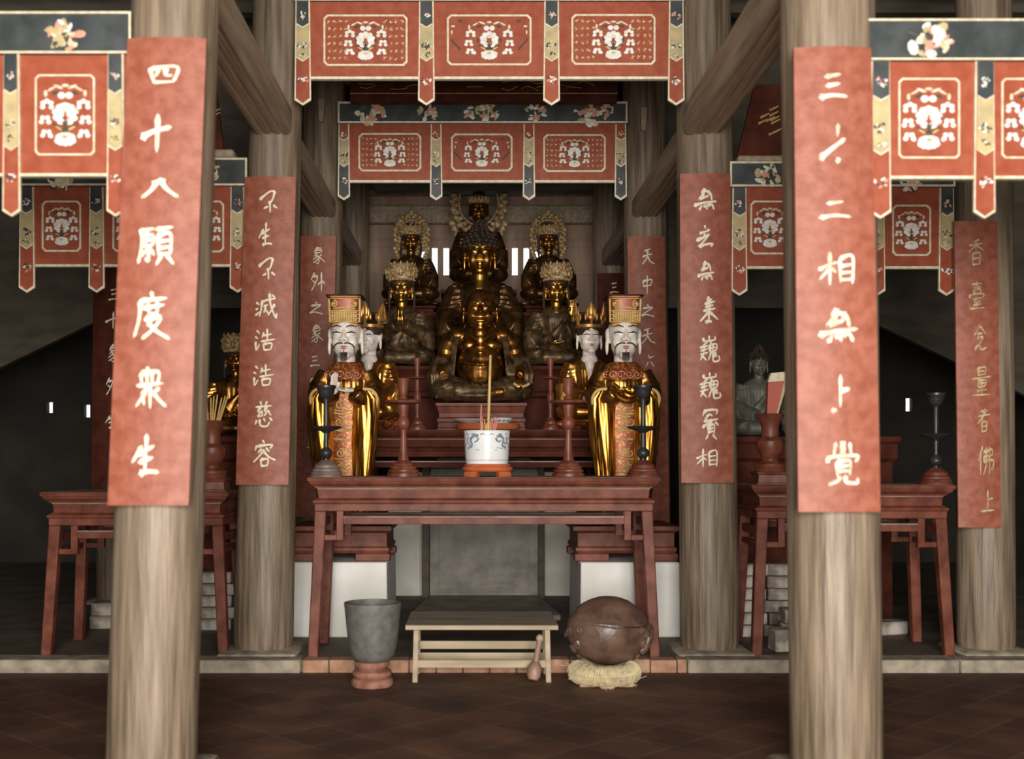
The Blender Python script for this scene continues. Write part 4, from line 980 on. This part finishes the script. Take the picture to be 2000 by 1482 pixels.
def lotus_base(o, r, h, m, n=14):
    g = G(); g.lathe([(r*.80, 0), (r*.92, h*.10), (r*.78, h*.22), (r*.70, h*.35), (r*.80, h*.6), (r*.92, h*.88), (r*.92, h), (0.01, h)], n=36, sy=.85)
    for k in range(n):
        a = 2*PI*k/n
        g.ell((r*.86*math.cos(a), r*.73*math.sin(a), h*.62), (r*.13, r*.20, h*.36), rot=(0, 0, a+PI/2), nu=10, nv=8)
        g.ell((r*.80*math.cos(a+.2), r*.68*math.sin(a+.2), h*.20), (r*.12, r*.16, h*.20), rot=(0, 0, a+.2+PI/2), nu=10, nv=8)
    return g.build('lotus_base', m, o)
def crown_band(o, c, r, h, m, lobes=7, seed=0):
    """broad bulging crown: band, dense scrolls and beads, a front jewel"""
    g = G(); x, y, z = c; rnd = random.Random(seed+17)
    g.lathe([(r*.97, 0), (r*1.05, .02*h), (r*1.07, .10*h), (r*1.22, .30*h), (r*1.34, .55*h), (r*1.22, .80*h), (r*.95, .93*h), (r*.45, 1.0*h), (.01, 1.02*h)], c=c, n=36)
    for k in range(30):
        a = 2*PI*k/30; g.ell((x+r*1.08*math.cos(a), y+r*1.08*math.sin(a), z+.06*h), (.055*h,)*3, nu=8, nv=6)
    for k in range(70):
        a = -PI/2+rnd.uniform(-2.0, 2.0); t = rnd.uniform(.16, .92); rr = r*(1.08+.27*math.sin(min(t/.55, 1)*PI/2) if t < .55 else 1.34-.42*((t-.55)/.37)**1.5)
        q = r*rnd.uniform(.07, .13); g.ell((x+rr*math.cos(a), y+rr*math.sin(a), z+t*h), (q, q, q*rnd.uniform(.7, 1.3)), rot=(0, rnd.uniform(-.6, .6), a), nu=8, nv=6)
    for k in range(7):
        a = -PI/2+(k-3)*.50; rr = r*1.20
        for w_, zz in ((.17, .34), (.13, .62), (.09, .86)): g.ell((x+rr*math.cos(a)*(1.06 if zz < .7 else .95), y+rr*math.sin(a)*(1.06 if zz < .7 else .95), z+zz*h), (r*w_, r*w_*.6, .16*h), rot=(0, 0, a+PI/2), nu=8, nv=6)
    g.ell((x, y-r*1.34, z+.42*h), (.16*r, .10*r, .22*h), nu=10, nv=8)
    return g.build('crown', m, o)
def halo(o, c, r, m, seed=1, dense=True):
    g = G(); x, y, z = c; rnd = random.Random(seed); n = 40
    e = 1.2
    g.tube([(x+r*.98*math.cos(2*PI*k/n), y, z+r*.98*e*math.sin(2*PI*k/n)) for k in range(n+1)], r*.07, 8)
    g.tube([(x+r*.74*math.cos(2*PI*k/n), y, z+r*.74*e*math.sin(2*PI*k/n)) for k in range(n+1)], r*.045, 8)
    for k in range(24):
        a = 2*PI*k/24; q = .15 if k % 2 else .12
        g.ell((x+r*1.0*math.cos(a), y-.012, z+r*e*math.sin(a)), (r*q, .025, r*q), nu=8, nv=6)
        g.ell((x+r*.86*math.cos(a+.13), y-.008, z+r*.86*e*math.sin(a+.13)), (r*.10, .02, r*.10), nu=8, nv=6)
    for dz, rx, rz in ((1.12, .20, .13), (1.26, .15, .13), (1.42, .08, .16)): g.ell((x, y-.02, z+r*dz*1.06), (r*rx, .03, r*rz), nu=10, nv=8)
    if dense:
        for row in range(8):
            zz = .62-.2*row; w_ = .72*math.sqrt(max(0.05, 1-zz*zz)); k = max(3, int(w_*9))
            for i in range(k): g.ell((x+r*w_*(-1+2*i/(k-1)), y-.006, z+r*e*zz+.03*r*math.sin(i*2)), (r*.115, .02, r*.085), nu=8, nv=6)
    for q in (-1, 1):
        for k in range(5): g.ell((x+q*r*(1.0-.09*k), y, z-r*(.80+.2*k)), (r*.13, .02, r*.15), rot=(0, q*.5, 0), nu=8, nv=6)
    return g.build('halo', m, o)
def seated(label, px, D, zb, S, mrobe, mface, cap, group=None, yaw=0.0, arms='lap', pleat=.10, halo_r=0, halo_dense=True, crown_h=.20, headk=1.0, lotus='dimgold', chest=None, name='buddha_statue', cat='statue', seed=0, facem=None, wide=1.0):
    o = thing(name, label, cat, (X(px, D), D, zb), group)
    lh = .10*S if lotus else 0
    if lotus: lotus_base(o, .46*S*wide, lh, lotus)
    def P(x, y, z): return (x*S*wide, y*S, z*S+lh)
    g = G(); r = lambda a, b, c: (a*S*wide, b*S, c*S)
    folds(g, [(lh+z*S, rx*S*wide, ry*S, 0, cy*S, k) for z, rx, ry, cy, k in ((.02, .33, .24, -.05, 1), (.12, .27, .20, -.02, 1), (.25, .22, .155, 0, 1), (.40, .215, .15, .01, 1), (.50, .235, .145, .01, .8), (.56, .235, .125, .01, .5), (.60, .17, .10, .01, .2), (.64, .08, .07, .01, 0))], 26, pleat, seed, 140)
    for s in (-1, 1):
        g.ell(P(s*.27, -.15, .09), r(.19, .17, .095), rot=(0, 0, -s*.35)); g.tube([P(s*.36, -.13, .09), P(s*.15, -.29, .075), P(-s*.06, -.31, .07)], [.085*S, .08*S, .06*S], 12)
        for k in range(3): g.tube(crom([P(s*(.40-.07*k), -.18, .05), P(s*(.30-.07*k), -.30+.03*k, .13), P(s*(.12-.03*k), -.25, .16)], 4), .013*S, 6)
        sh, el = P(s*.225, .01, .555), P(s*.315, -.03, .33)
        if arms == 'lap': wrp = P(s*.09, -.245, .215)
        elif arms == 'knees': wrp = P(s*.30, -.27, .18)
        elif arms == 'prayer' : wrp = P(s*.045, -.23, .42)
        elif arms == 'raised': wrp = P(s*.10, -.22, .24) if s < 0 else P(s*.20, -.20, .50)
        g.tube(crom([sh, el, wrp], 6), [.082*S]*5+[.088*S]*4+[.070*S]*4, 14)
        g.tube([Vector(el)+Vector((s*.02*S, -.02*S, .02*S)), Vector(el)+Vector((s*.03*S, -.07*S, -.14*S)), Vector(el)+Vector((s*.02*S, -.10*S, -.26*S))], [.085*S, .075*S, .055*S], 12)
        for k in range(5):   # sleeve folds
            t = .15+.17*k; c0 = Vector(sh).lerp(Vector(el), t); g.tube([c0+Vector((s*.09*S, -.02*S, 0)), c0+Vector((s*.03*S, -.085*S, -.035*S)), c0+Vector((-s*.05*S, -.07*S, -.02*S))], .011*S, 6)
    for k in range(5):       # robe lines from the left shoulder over the chest
        t = k*.055; g.tube(crom([P(.20-t*.4, -.09, .57-t*.2), P(.06-t*.5, -.155, .43-t), P(-.10-t*.3, -.155, .30-t*.7), P(-.20, -.11, .24-t*.5)], 5), .0125*S, 6)
    g.build('robe', mrobe, o, remesh=.0115*S, smooth=1)
    g = G()
    for s in (-1, 1):
        if arms == 'lap': hand(g, P(s*.105, -.255, .205), (-s, -.12, -.05), (0, -.25, 1), .17*S, .3, s)
        elif arms == 'knees': hand(g, P(s*.30, -.27, .19), (s*.1, -.7, -.6), (0, .5, -1), .17*S, .6, s)
        elif arms == 'prayer': hand(g, P(s*.03, -.25, .42), (-s*.05, -.1, 1), (-s, 0, 0), .17*S, .05, s)
        elif s < 0: hand(g, P(s*.10, -.235, .235), (-s, -.2, -.05), (0, -.2, 1), .17*S, .3, s)
        else: hand(g, P(s*.20, -.22, .51), (0, -.15, 1), (0, -1, 0), .17*S, .2, s)
    g.build('hands', facem or mface, o, remesh=.007*S, smooth=1)
    if chest:
        g = G(); g.ell((0, -.055*S, .60*S+lh), (.085*S, .075*S, .07*S)); g.ell((0, -.085*S, .535*S+lh), (.055*S, .065*S, .10*S)); g.ell((0, -.10*S, .47*S+lh), (.03*S, .055*S, .09*S)); g.build('bare_chest', chest, o, remesh=.008*S, smooth=3)
    h = .27*S*headk; hc = (0, -.05*S, .655*S+lh); mt = head(o, hc, h, mface, yaw, -.03, ears=1.25, paint='plain' if mface == 'whiteface' else None)
    top = mt @ Vector((0, .03*h, .80*h)); top.z += 0
    if cap == 'curls':
        g = G(); rr = [(0.0, .39, 14), (.10, .38, 15), (.20, .34, 14), (.29, .28, 11), (.38, .20, 8), (.46, .155, 7), (.54, .12, 6), (.61, .07, 4), (.65, .0, 1)]
        g.lathe([(.385*h, 0), (.36*h, .14*h), (.28*h, .28*h), (.17*h, .40*h), (.10*h, .56*h), (.02*h, .63*h)], c=(0, .04*h, .72*h), n=24)
        for zz, r_, n in rr:
            for k in range(n): a = 2*PI*k/n+zz*9; g.ell((r_*h*math.cos(a), .04*h+r_*h*1.05*math.sin(a), .72*h+zz*h), (.062*h,)*3, nu=8, nv=6)
        xf(g, mt).build('hair_curls', 'hair' if mface != 'oldgold' else 'dimgold', o)
    elif cap == 'hood':
        g = G(); g.lathe([(.44*h, -.42*h), (.42*h, -.1*h), (.42*h, .1*h), (.40*h, .28*h), (.30*h, .50*h), (.14*h, .66*h), (.02*h, .70*h)], c=(0, .10*h, .72*h), n=28); xf(g, mt).build('hood', mrobe, o)
        g = G(); g.lathe([(.40*h, 0), (.43*h, .03*h), (.43*h, .14*h), (.38*h, .17*h)], c=(0, .05*h, .80*h), n=28)
        for k in range(7): a = -PI/2+(k-3)*.36; g.ell((.42*h*math.cos(a), .05*h+.42*h*math.sin(a), .98*h), (.07*h, .06*h, .14*h), nu=8, nv=6)
        xf(g, mt).build('headband', 'crown', o)
    else:
        g = G(); g.lathe([(.40*h, -.16*h), (.405*h, 0), (.37*h, .12*h), (.25*h, .26*h), (.05*h, .31*h)], c=(0, .05*h, .72*h), n=28)
        for s in ((-1, 1) if cap == 'crown' else ()): g.tube([(s*.36*h, .03*h, .70*h), (s*.43*h, .05*h, .38*h), (s*.44*h, .05*h, .02*h), (s*.42*h, -.02*h, -.25*h)], [.06*h, .05*h, .05*h, .03*h], 8)
        xf(g, mt).build('hair', 'hair', o)
        if cap == 'crown': crown_band(o, top-Vector((0, 0, .02*h)), .41*h, crown_h*S, 'crown', seed=seed)
        elif cap == 'flames':
            g = G(); g.lathe([(.40*h, 0), (.43*h, .02*h), (.43*h, .10*h), (.39*h, .12*h)], c=top-Vector((0, 0, .02*h)), n=28)
            for k in (0, 1, 2):
                a = -PI/2+(k-1)*1.05+yaw*.8; tg = Vector((-math.sin(a), math.cos(a), 0)); p = top+Vector((.42*h*math.cos(a), .42*h*math.sin(a), .08*h)); ln = .35*(k-1)
                g.tube([p, p+Vector((0, 0, .16*h))], .05*h, 8)
                for dx, dz, rx_, rh in ((0, .22, .12, .12), (0, .42, .055, .28), (-.11, .34, .045, .17), (.11, .34, .045, .17), (-.17, .22, .045, .12), (.17, .22, .045, .12), (-.055, .42, .04, .2), (.055, .42, .04, .2)):
                    g.ell(p+tg*(dx+dz*ln)*h+Vector((0, 0, dz*h)), (rx_*h, .04*h, rh*h), rot=(0, 0, a+PI/2), nu=8, nv=8)
            xf(g, Matrix.Identity(4)).build('flame_crown', 'flamegold', o)
    if halo_r: halo(o, (0, .12*S, lh+S*.90+halo_r*.12), halo_r, 'crown', seed+3, halo_dense)
    return o
# back row
zt = Z(610, 12.2)+.0
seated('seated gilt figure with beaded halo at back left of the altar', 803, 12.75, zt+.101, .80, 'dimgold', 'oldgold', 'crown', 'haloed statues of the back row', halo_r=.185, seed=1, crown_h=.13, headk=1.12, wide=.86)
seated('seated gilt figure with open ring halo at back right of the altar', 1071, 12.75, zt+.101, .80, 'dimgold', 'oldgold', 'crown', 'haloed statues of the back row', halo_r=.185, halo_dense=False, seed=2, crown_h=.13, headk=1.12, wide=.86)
for px, nm in ((803, 'left'), (1071, 'right')):
    g = G(); g.rectstack([(0, -.28, .28, -.3, .3), (.03, -.28, .28, -.3, .3), (.04, -.25, .25, -.27, .27), (.07, -.25, .25, -.27, .27), (.08, -.28, .28, -.3, .3), (.10, -.28, .28, -.3, .3)])
    tag(g.build('wooden_pedestal', 'darkred', loc=(X(px, 12.75), 12.75, zt)), 'dark low pedestal under the haloed figure at back '+nm, 'pedestal', 'dark pedestals of the back row')
zt2 = zt+.34
g = G(); g.rectstack([(0, -.40, .40, -.3, .3), (.04, -.42, .42, -.32, .32), (.05, -.36, .36, -.27, .27), (.29, -.36, .36, -.27, .27), (.30, -.42, .42, -.32, .32), (.339, -.42, .42, -.32, .32)])
tag(g.build('wooden_pedestal', 'darkred', loc=(X(935, 13.1), 13.25, zt)), 'dark pedestal under the topmost centre statue at the back', 'pedestal')
seated('topmost seated gilt figure in the centre of the back row, wearing a tall hood', 935, 13.25, zt2, 1.02, 'dimgold', 'oldgold', 'hood', halo_r=.30, halo_dense=False, seed=3, wide=.70, headk=1.0)
# middle rows
z3 = Z(714, 10.88)
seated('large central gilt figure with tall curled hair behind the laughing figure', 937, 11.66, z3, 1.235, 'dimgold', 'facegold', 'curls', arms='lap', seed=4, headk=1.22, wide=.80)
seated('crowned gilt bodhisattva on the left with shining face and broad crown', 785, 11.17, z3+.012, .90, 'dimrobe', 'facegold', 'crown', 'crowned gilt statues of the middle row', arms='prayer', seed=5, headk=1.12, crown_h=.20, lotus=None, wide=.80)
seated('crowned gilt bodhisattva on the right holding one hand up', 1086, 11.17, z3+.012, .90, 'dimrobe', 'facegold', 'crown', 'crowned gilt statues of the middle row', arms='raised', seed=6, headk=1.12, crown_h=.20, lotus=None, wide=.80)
# attendants with white faces
za = HT2+.0035
seated('seated white faced attendant with flame crown, behind the left standing statue', 722, 9.86, za, .84, 'gildedrobe', 'whiteface', 'flames', 'white faced seated attendants', arms='lap', seed=7, pleat=.24, headk=1.22, chest='whiteface', lotus='robered', yaw=-.35, wide=.76)
seated('seated white faced attendant with flame crown, beside the right standing statue', 1150, 9.86, za, .84, 'gildedrobe', 'whiteface', 'flames', 'white faced seated attendants', arms='lap', seed=8, pleat=.24, headk=1.22, chest='whiteface', lotus='robered', yaw=.10, wide=.76)

# laughing fat figure
D = 10.06; s = D/FP; zp = za
o = thing('wooden_pedestal', 'red moulded pedestal under the laughing fat figure', 'pedestal', (X(940, D), 10.26, zp))
a = 86*s; hp = Z(787, D)-zp
def lv(z, i): return (z, -a+i, a-i, -.22+i, .22-i)
g = G(); g.rectstack([lv(0, 0), (hp*.10, *lv(0, 0)[1:]), lv(hp*.14, .006), lv(hp*.30, .010), lv(hp*.34, .0), lv(hp*.44, .0), lv(hp*.50, .016), lv(hp*.64, .016), lv(hp*.70, .010), lv(hp*.86, .0), lv(hp*.90, -.012), lv(hp, -.012)]); g.build('mouldings', 'redwood', o, sharp=20)
o = thing('laughing_buddha_statue', 'fat laughing gilt figure with bare belly seated in the centre', 'statue', (X(938, 10.2), 10.22, zp+hp+.022))
g = G()
g.ell((0, -.05, .29), (.205, .21, .24)); g.ell((0, .02, .49), (.20, .15, .17)); g.ell((0, -.12, .24), (.165, .16, .17))
for q in (-1, 1):
    g.ell((q*.095, -.105, .475), (.095, .07, .06), rot=(.2, 0, q*.15))
    g.ell((q*.19, .03, .565), (.11, .105, .08))
    el = (q*.30, -.03, .37)
    g.tube(crom([(q*.22, .03, .55), (q*.285, 0, .47), el], 4), [.080]*4+[.076]*3+[.062]*2, 14)
    g.tube(crom([el, (q*.35, -.10, .29), (q*(.33 if q > 0 else .31), -.22, .20 if q > 0 else .21)], 4), [.062]*4+[.055]*3+[.044]*2, 12)
for k in range(5): a_ = -.9+.45*k; g.tube(crom([(-.17+.02*k*0, -.20, .33-.045*k), (0, -.285+.004*k, .30-.05*k), (.17, -.20, .33-.045*k)], 4), .0075, 6) if k in (0, 4) else None
g.tube([(0, .03, .57), (0, .0, .65)], [.12, .11], 14); g.tube([(.02, -.31, .045), (.14, -.335, .06), (.20, -.33, .065)], [.03, .042, .035], 10)
hand(g, (-.28, -.235, .19), (.20, -.45, -.9), (.2, .6, -.3), .16, .35, -1)
hand(g, (.33, -.235, .19), (-.1, -.8, -.45), (0, .4, -1), .16, .8, 1)
g.build('body', 'oldgold', o, remesh=.0085, smooth=2)
head(o, (0, -.075, .590), .365, 'oldgold', 0, .02, fat=1.08, ears=1.0, smile=.5)
g = G()      # open robe with folds falling from the shoulders, wide cuffs over the forearms
for q in (-1, 1):
    folds(g, [(z, rx, ry, cx*q, cy, 1) for z, rx, ry, cx, cy in ((.02, .10, .17, .32, .06), (.15, .10, .15, .33, .06), (.30, .085, .13, .325, .07), (.45, .07, .11, .29, .09), (.55, .055, .09, .24, .10), (.62, .03, .05, .16, .09))], 12, .22, q)
    folds(g, [(z, rx, ry, cx*q, cy, 1) for z, rx, ry, cx, cy in ((.14, .085, .09, .37, -.13), (.22, .095, .10, .37, -.12), (.30, .085, .09, .355, -.08), (.38, .07, .07, .335, -.04))], 11, .30, q+.5)
    for k in range(4): g.tube(crom([(q*(.15+.02*k), -.02+.01*k, .61), (q*(.195+.015*k), -.10, .50), (q*(.215+.01*k), -.16+.01*k, .36), (q*(.225+.02*k), -.19, .22)], 4), .012, 6)
g.ell((0, .12, .12), (.37, .18, .12)); g.ell((0, -.12, .035), (.41, .25, .05)); g.ell((-.30, -.10, .17), (.09, .135, .155))
for q in (-1, 1):
    g.ell((q*.27, -.12, .10), (.18, .21, .115), rot=(0, 0, -q*.5)); g.tube([(q*.36, -.12, .09), (q*.18, -.27, .075), (-q*.05, -.29, .055)], [.09, .080, .055], 12)
    for k in range(5): g.tube(crom([(q*(.42-.07*k), -.16-.02*k, .03), (q*(.36-.07*k), -.31, .09), (q*(.20-.045*k), -.27, .175-.01*k)], 4), .011, 6)
for k in range(9): g.tube(crom([(-.38+.095*k, -.33+.05*abs(k-4)*.5, .012), (-.36+.09*k, -.34+.05*abs(k-4)*.5, .05), (-.32+.08*k, -.28, .085)], 3), .013, 6)
g.build('robe', 'dimrobe', o, remesh=.010, smooth=1)
g = G()
for k in range(9): a = -.9+.22*k; g.ell((.345+.075*math.sin(a)*1.0, -.335+.02*math.cos(a*2), .165-.055*math.cos(a)), (.013,)*3, nu=8, nv=6)
g.build('prayer_beads', 'goldpaint', o)
g = G(); g.ell((0, -.165, .515), (.036, .022, .044)); g.ell((0, -.205, .45), (.045, .02, .016)); g.ell((0, -.235, .40), (.030, .02, .020))  # bright gilt lumps and cords added in place of a highlight on the chest
for q in (-1, 1): g.tube(crom([(q*.13, -.03, .60), (q*.085, -.13, .56), (q*.035, -.17, .52)], 4), .009, 6)
g.build('chest_highlight', 'facegold', o)

# standing white faced statues
def mandarin(label, px, D, zb, raised):
    o = thing('standing_statue', label, 'statue', (X(px, D), D, zb), 'standing white faced statues in tall hats')
    g = G()
    prof = ((0, .22, .17, .0, 1), (.18, .205, .158, .0, 1), (.375, .190, .150, .0, 1), (.60, .168, .140, .0, 1), (.80, .158, .132, .0, .8), (.95, .168, .135, .0, .6), (1.06, .170, .130, .0, .4), (1.14, .150, .11, .0, .2), (1.19, .10, .085, .0, 0), (1.22, .075, .075, 0, 0))
    folds(g, [(z, rx, ry, 0, cy, k) for z, rx, ry, cy, k in prof], 30, .15, .4, 150)
    for q in (-1, 1):
        up = raised and q < 0
        wr_ = (q*.075, -.215, .98) if not up else (q*.075, -.215, .99)
        g.tube(crom([(q*.140, .0, 1.125), (q*.190, -.015, 1.03), (q*.20, -.06, .93), (q*.15, -.16, .92), wr_], 5), [.080]*5+[.085]*5+[.085]*5+[.075]*5+[.06], 16)
        for k in range(4): g.tube(crom([(q*.27, -.02, 1.05-.05*k), (q*.235, -.11, 1.02-.05*k), (q*.15, -.12, 1.0-.05*k)], 3), .011, 6)
    g.build('robe', 'oldgold', o, remesh=.0085)
    for q in (-1, 1):       # long hanging sleeves, sweeping inwards to the hem
        g = G(); lvz = [(.985, .060, .045, .150, -.175), (.93, .084, .06, .168, -.165), (.80, .088, .058, .168, -.165), (.62, .084, .054, .160, -.165), (.42, .072, .048, .148, -.165), (.24, .058, .040, .138, -.170), (.12, .044, .030, .130, -.17)]
        folds(g, [(z, rx, ry, q*cx, cy, 1) for z, rx, ry, cx, cy in lvz], 9, .46, q*.7, 96, tw=1.1); g.build('hanging_sleeve', 'gold', o, sharp=60)
        g = G(); g.tube(crom([(q*.235, -.17, .86), (q*.245, -.20, .94), (q*.20, -.225, .995), (q*.11, -.235, .995)], 5), .012, 8); g.build('sleeve_hem', 'goldpaint', o)
    # embroidered front: waist panel, long central strip
    fy = lambda z: -(.150+.028*max(0, .75-z)) if z < .9 else -.160
    g = G(); rows = []
    for z, wd in ((.10, .075), (.40, .080), (.62, .084), (.64, .100), (.80, .100), (.97, .085)):
        rows.append([(-wd, fy(z)+.012, z), (0, fy(z)-.012, z), (wd, fy(z)+.012, z), (wd, fy(z)+.05, z), (-wd, fy(z)+.05, z)])
    g.rings(rows); fp = g.build('front_panel', 'robered', o, sharp=50)
    g = G()
    for z, r in ((.89, .034), (.76, .036), (.53, .030), (.43, .028), (.33, .028), (.23, .028)):
        y = fy(z)-.014
        for sgn in (-1, 1): spiral(g, (sgn*r*1.05, y+.004, z), r*1.15, 1.5, .0060, 0, sgn, PI/2)
        g.ell((0, y, z), (.012, .008, .012), nu=8, nv=6)
        g.tube([(-.075, y+.012, z-r*1.3), (0, y-.004, z-r*1.5), (.075, y+.012, z-r*1.3)], .005, 6)
    for z in (.640, .705, .83, .965): g.tube([(-.112, fy(z)+.010, z), (0, fy(z)-.016, z-.012), (.112, fy(z)+.010, z)], .0075, 6)
    for sgn in (-1, 1): g.tube([(sgn*.076, fy(.1)+.004, .11), (sgn*.083, fy(.4)+.004, .40), (sgn*.090, fy(.62)+.004, .62)], .008, 6)
    g.build('gilt_embroidery', 'goldpaint', fp)
    g = G(); folds(g, [(1.075, .168, .14, 0, -.01, 1), (1.11, .166, .135, 0, -.01, 1), (1.165, .14, .115, 0, -.01, 1), (1.21, .10, .095, 0, -.01, 1)], 10, .10, 0, 80)
    for k in range(6): a = -PI/2+(k-2.5)*.42; spiral(g, (.155*math.cos(a), -.01+.150*math.sin(a), 1.11), .030, 1.3, .006, 0, 1 if k < 3 else -1)
    g.build('cloud_collar', 'robered', o, sharp=60)
    g = G()
    if raised:
        hand(g, (-.065, -.235, .985), (.0, -.10, 1), (.6, -.6, 0), .135, .15, -1); hand(g, (.075, -.225, .995), (-1, -.15, -.05), (0, -.3, 1), .135, .35, 1)
        g.tube([(-.10, -.20, .96), (-.065, -.235, 1.0)], [.036, .034], 10)
    else:
        hand(g, (-.075, -.235, .985), (1, -.1, .05), (0, .3, 1), .115, .6, -1); hand(g, (.075, -.235, .975), (-1, -.1, .05), (0, .3, 1), .115, .6, 1)
    g.build('hands', 'whiteface' if raised else 'gold', o, remesh=.006, smooth=1)
    if not raised:
        g = G(); g.tube(crom([(-.09, -.225, 1.03), (-.02, -.265, .965), (.03, -.27, .945), (.085, -.235, .985)], 5), [.018]*5+[.028]*8+[.018]*3, 10); g.tube(crom([(-.10, -.22, .97), (0, -.262, .905), (.10, -.22, .95)], 5), .02, 8); g.build('draped_cloth', 'gold', o)
    h = .355; zc_ = 1.222
    head(o, (0, -.05, zc_), h, 'whiteface', .0, 0, fat=.94, ears=1.3, paint='beard')
    z0 = zc_+.70*h
    # tall flaring hat
    g = G(); n = 48
    def hring(z, rx, ry, p=3.2): return [(rx*math.copysign(abs(math.cos(2*PI*i/n))**(2/p), math.cos(2*PI*i/n)), -.045+ry*math.copysign(abs(math.sin(2*PI*i/n))**(2/p), math.sin(2*PI*i/n)), z) for i in range(n)]
    g.rings([hring(z0, .100, .118), hring(z0+.03, .104, .122), hring(z0+.034, .098, .116), hring(z0+.20, .112, .125), hring(z0+.205, .116, .13), hring(z0+.218, .118, .132)]); ht = g.build('hat', 'hatred', o, sharp=40)
    g = G()
    yb = -.045-.122
    g.rings([hring(z0-.002, .103, .121), hring(z0+.016, .106, .124), hring(z0+.020, .100, .118)])
    for zz, hz in ((.042, .014), (.070, .016), (.098, .014)):
        for k in range(11): x = (k-5)*.0175; g.ell((x, yb-.004-.003*(1-abs(x)/.1), z0+zz), (.0085, .008, hz*.8), nu=8, nv=6)
    for zz in (.028, .056, .084, .112): g.tube([(-.100, yb+.02, z0+zz), (-.06, yb-.004, z0+zz), (0, yb-.008, z0+zz), (.06, yb-.004, z0+zz), (.100, yb+.02, z0+zz)], .0045, 6)
    for q in (-1, 1):
        spiral(g, (q*.075, yb-.006, z0+.160), .027, 1.5, .0075, 0, q, PI/2); g.ell((q*.075, yb-.008, z0+.160), (.010, .01, .010))
        g.tube([(q*.108, yb+.03, z0+.03), (q*.112, yb+.02, z0+.12), (q*.114, yb+.01, z0+.20)], .008, 8)
    g.tube([(-.08, yb-.004, z0+.125), (0, yb-.010, z0+.135), (.08, yb-.004, z0+.125)], .006, 6)
    for zz in (.200, .215): g.tube([(-.118, yb+.03, z0+zz), (-.10, yb-.006, z0+zz), (.10, yb-.006, z0+zz), (.118, yb+.03, z0+zz)], .0045, 6)
    g.build('hat_ornament', 'goldpaint', ht)
    g = G(); g.box(-.135, .135, -.19, .10, z0+.219, z0+.230); g.build('hat_board', 'darkred', ht, bevel=.003)
    return o
mandarin('left standing statue with white face, goatee and one hand raised', 677, 8.86, zpl, True)
mandarin('right standing statue with white face, goatee and hands joined under cloth', 1216, 8.86, zpr, False)

# statues on the side altars, deep in shadow
def side_altar(label, px0, px1, D, zt):
    x0, x1 = X(px0, D), X(px1, D)
    o = thing('side_altar', label, 'side altar', ((x0+x1)/2, D+.4, 0), 'dark side altars in the aisles')
    L = (x1-x0)/2; g = G(); g.rectstack([(0, -L+.05, L-.05, -.35, .35), (zt-.2, -L+.05, L-.05, -.35, .35), (zt-.17, -L+.02, L-.02, -.38, .38), (zt-.06, -L+.02, L-.02, -.38, .38), (zt-.04, -L, L, -.40, .40), (zt, -L, L, -.40, .40)]); g.build('block', 'darkred', o, sharp=20)
zs = 1.45
side_altar('dark side altar in the left aisle under the small gilt statue', 250, 520, 9.2, zs)
side_altar('dark side altar in the right aisle under the grey green statue', 1420, 1760, 9.2, zs)
seated('small gilt crowned statue seen between the two left columns', 462, 9.6, zs+.012, .78, 'oldgold', 'oldgold', 'crown', seed=9, crown_h=.2, lotus=None, name='seated_statue')
M['verdigris'] = mat('grey_green_painted_wood', (.075, .075, .058), (.15, .14, .11), .5, scale=10)
seated('grey green seated statue with rounded headdress behind the right vase', 1480, 9.62, zs+.012, .74, 'verdigris', 'verdigris', 'curls', seed=10, lotus=None, name='seated_statue', headk=.95, wide=.8)
seated('small statue with gilt knobbed head beside the front right column', 1562, 9.22, zs+.012, .54, 'verdigris', 'oldgold', 'curls', seed=11, lotus=None, name='seated_statue', wide=.62)
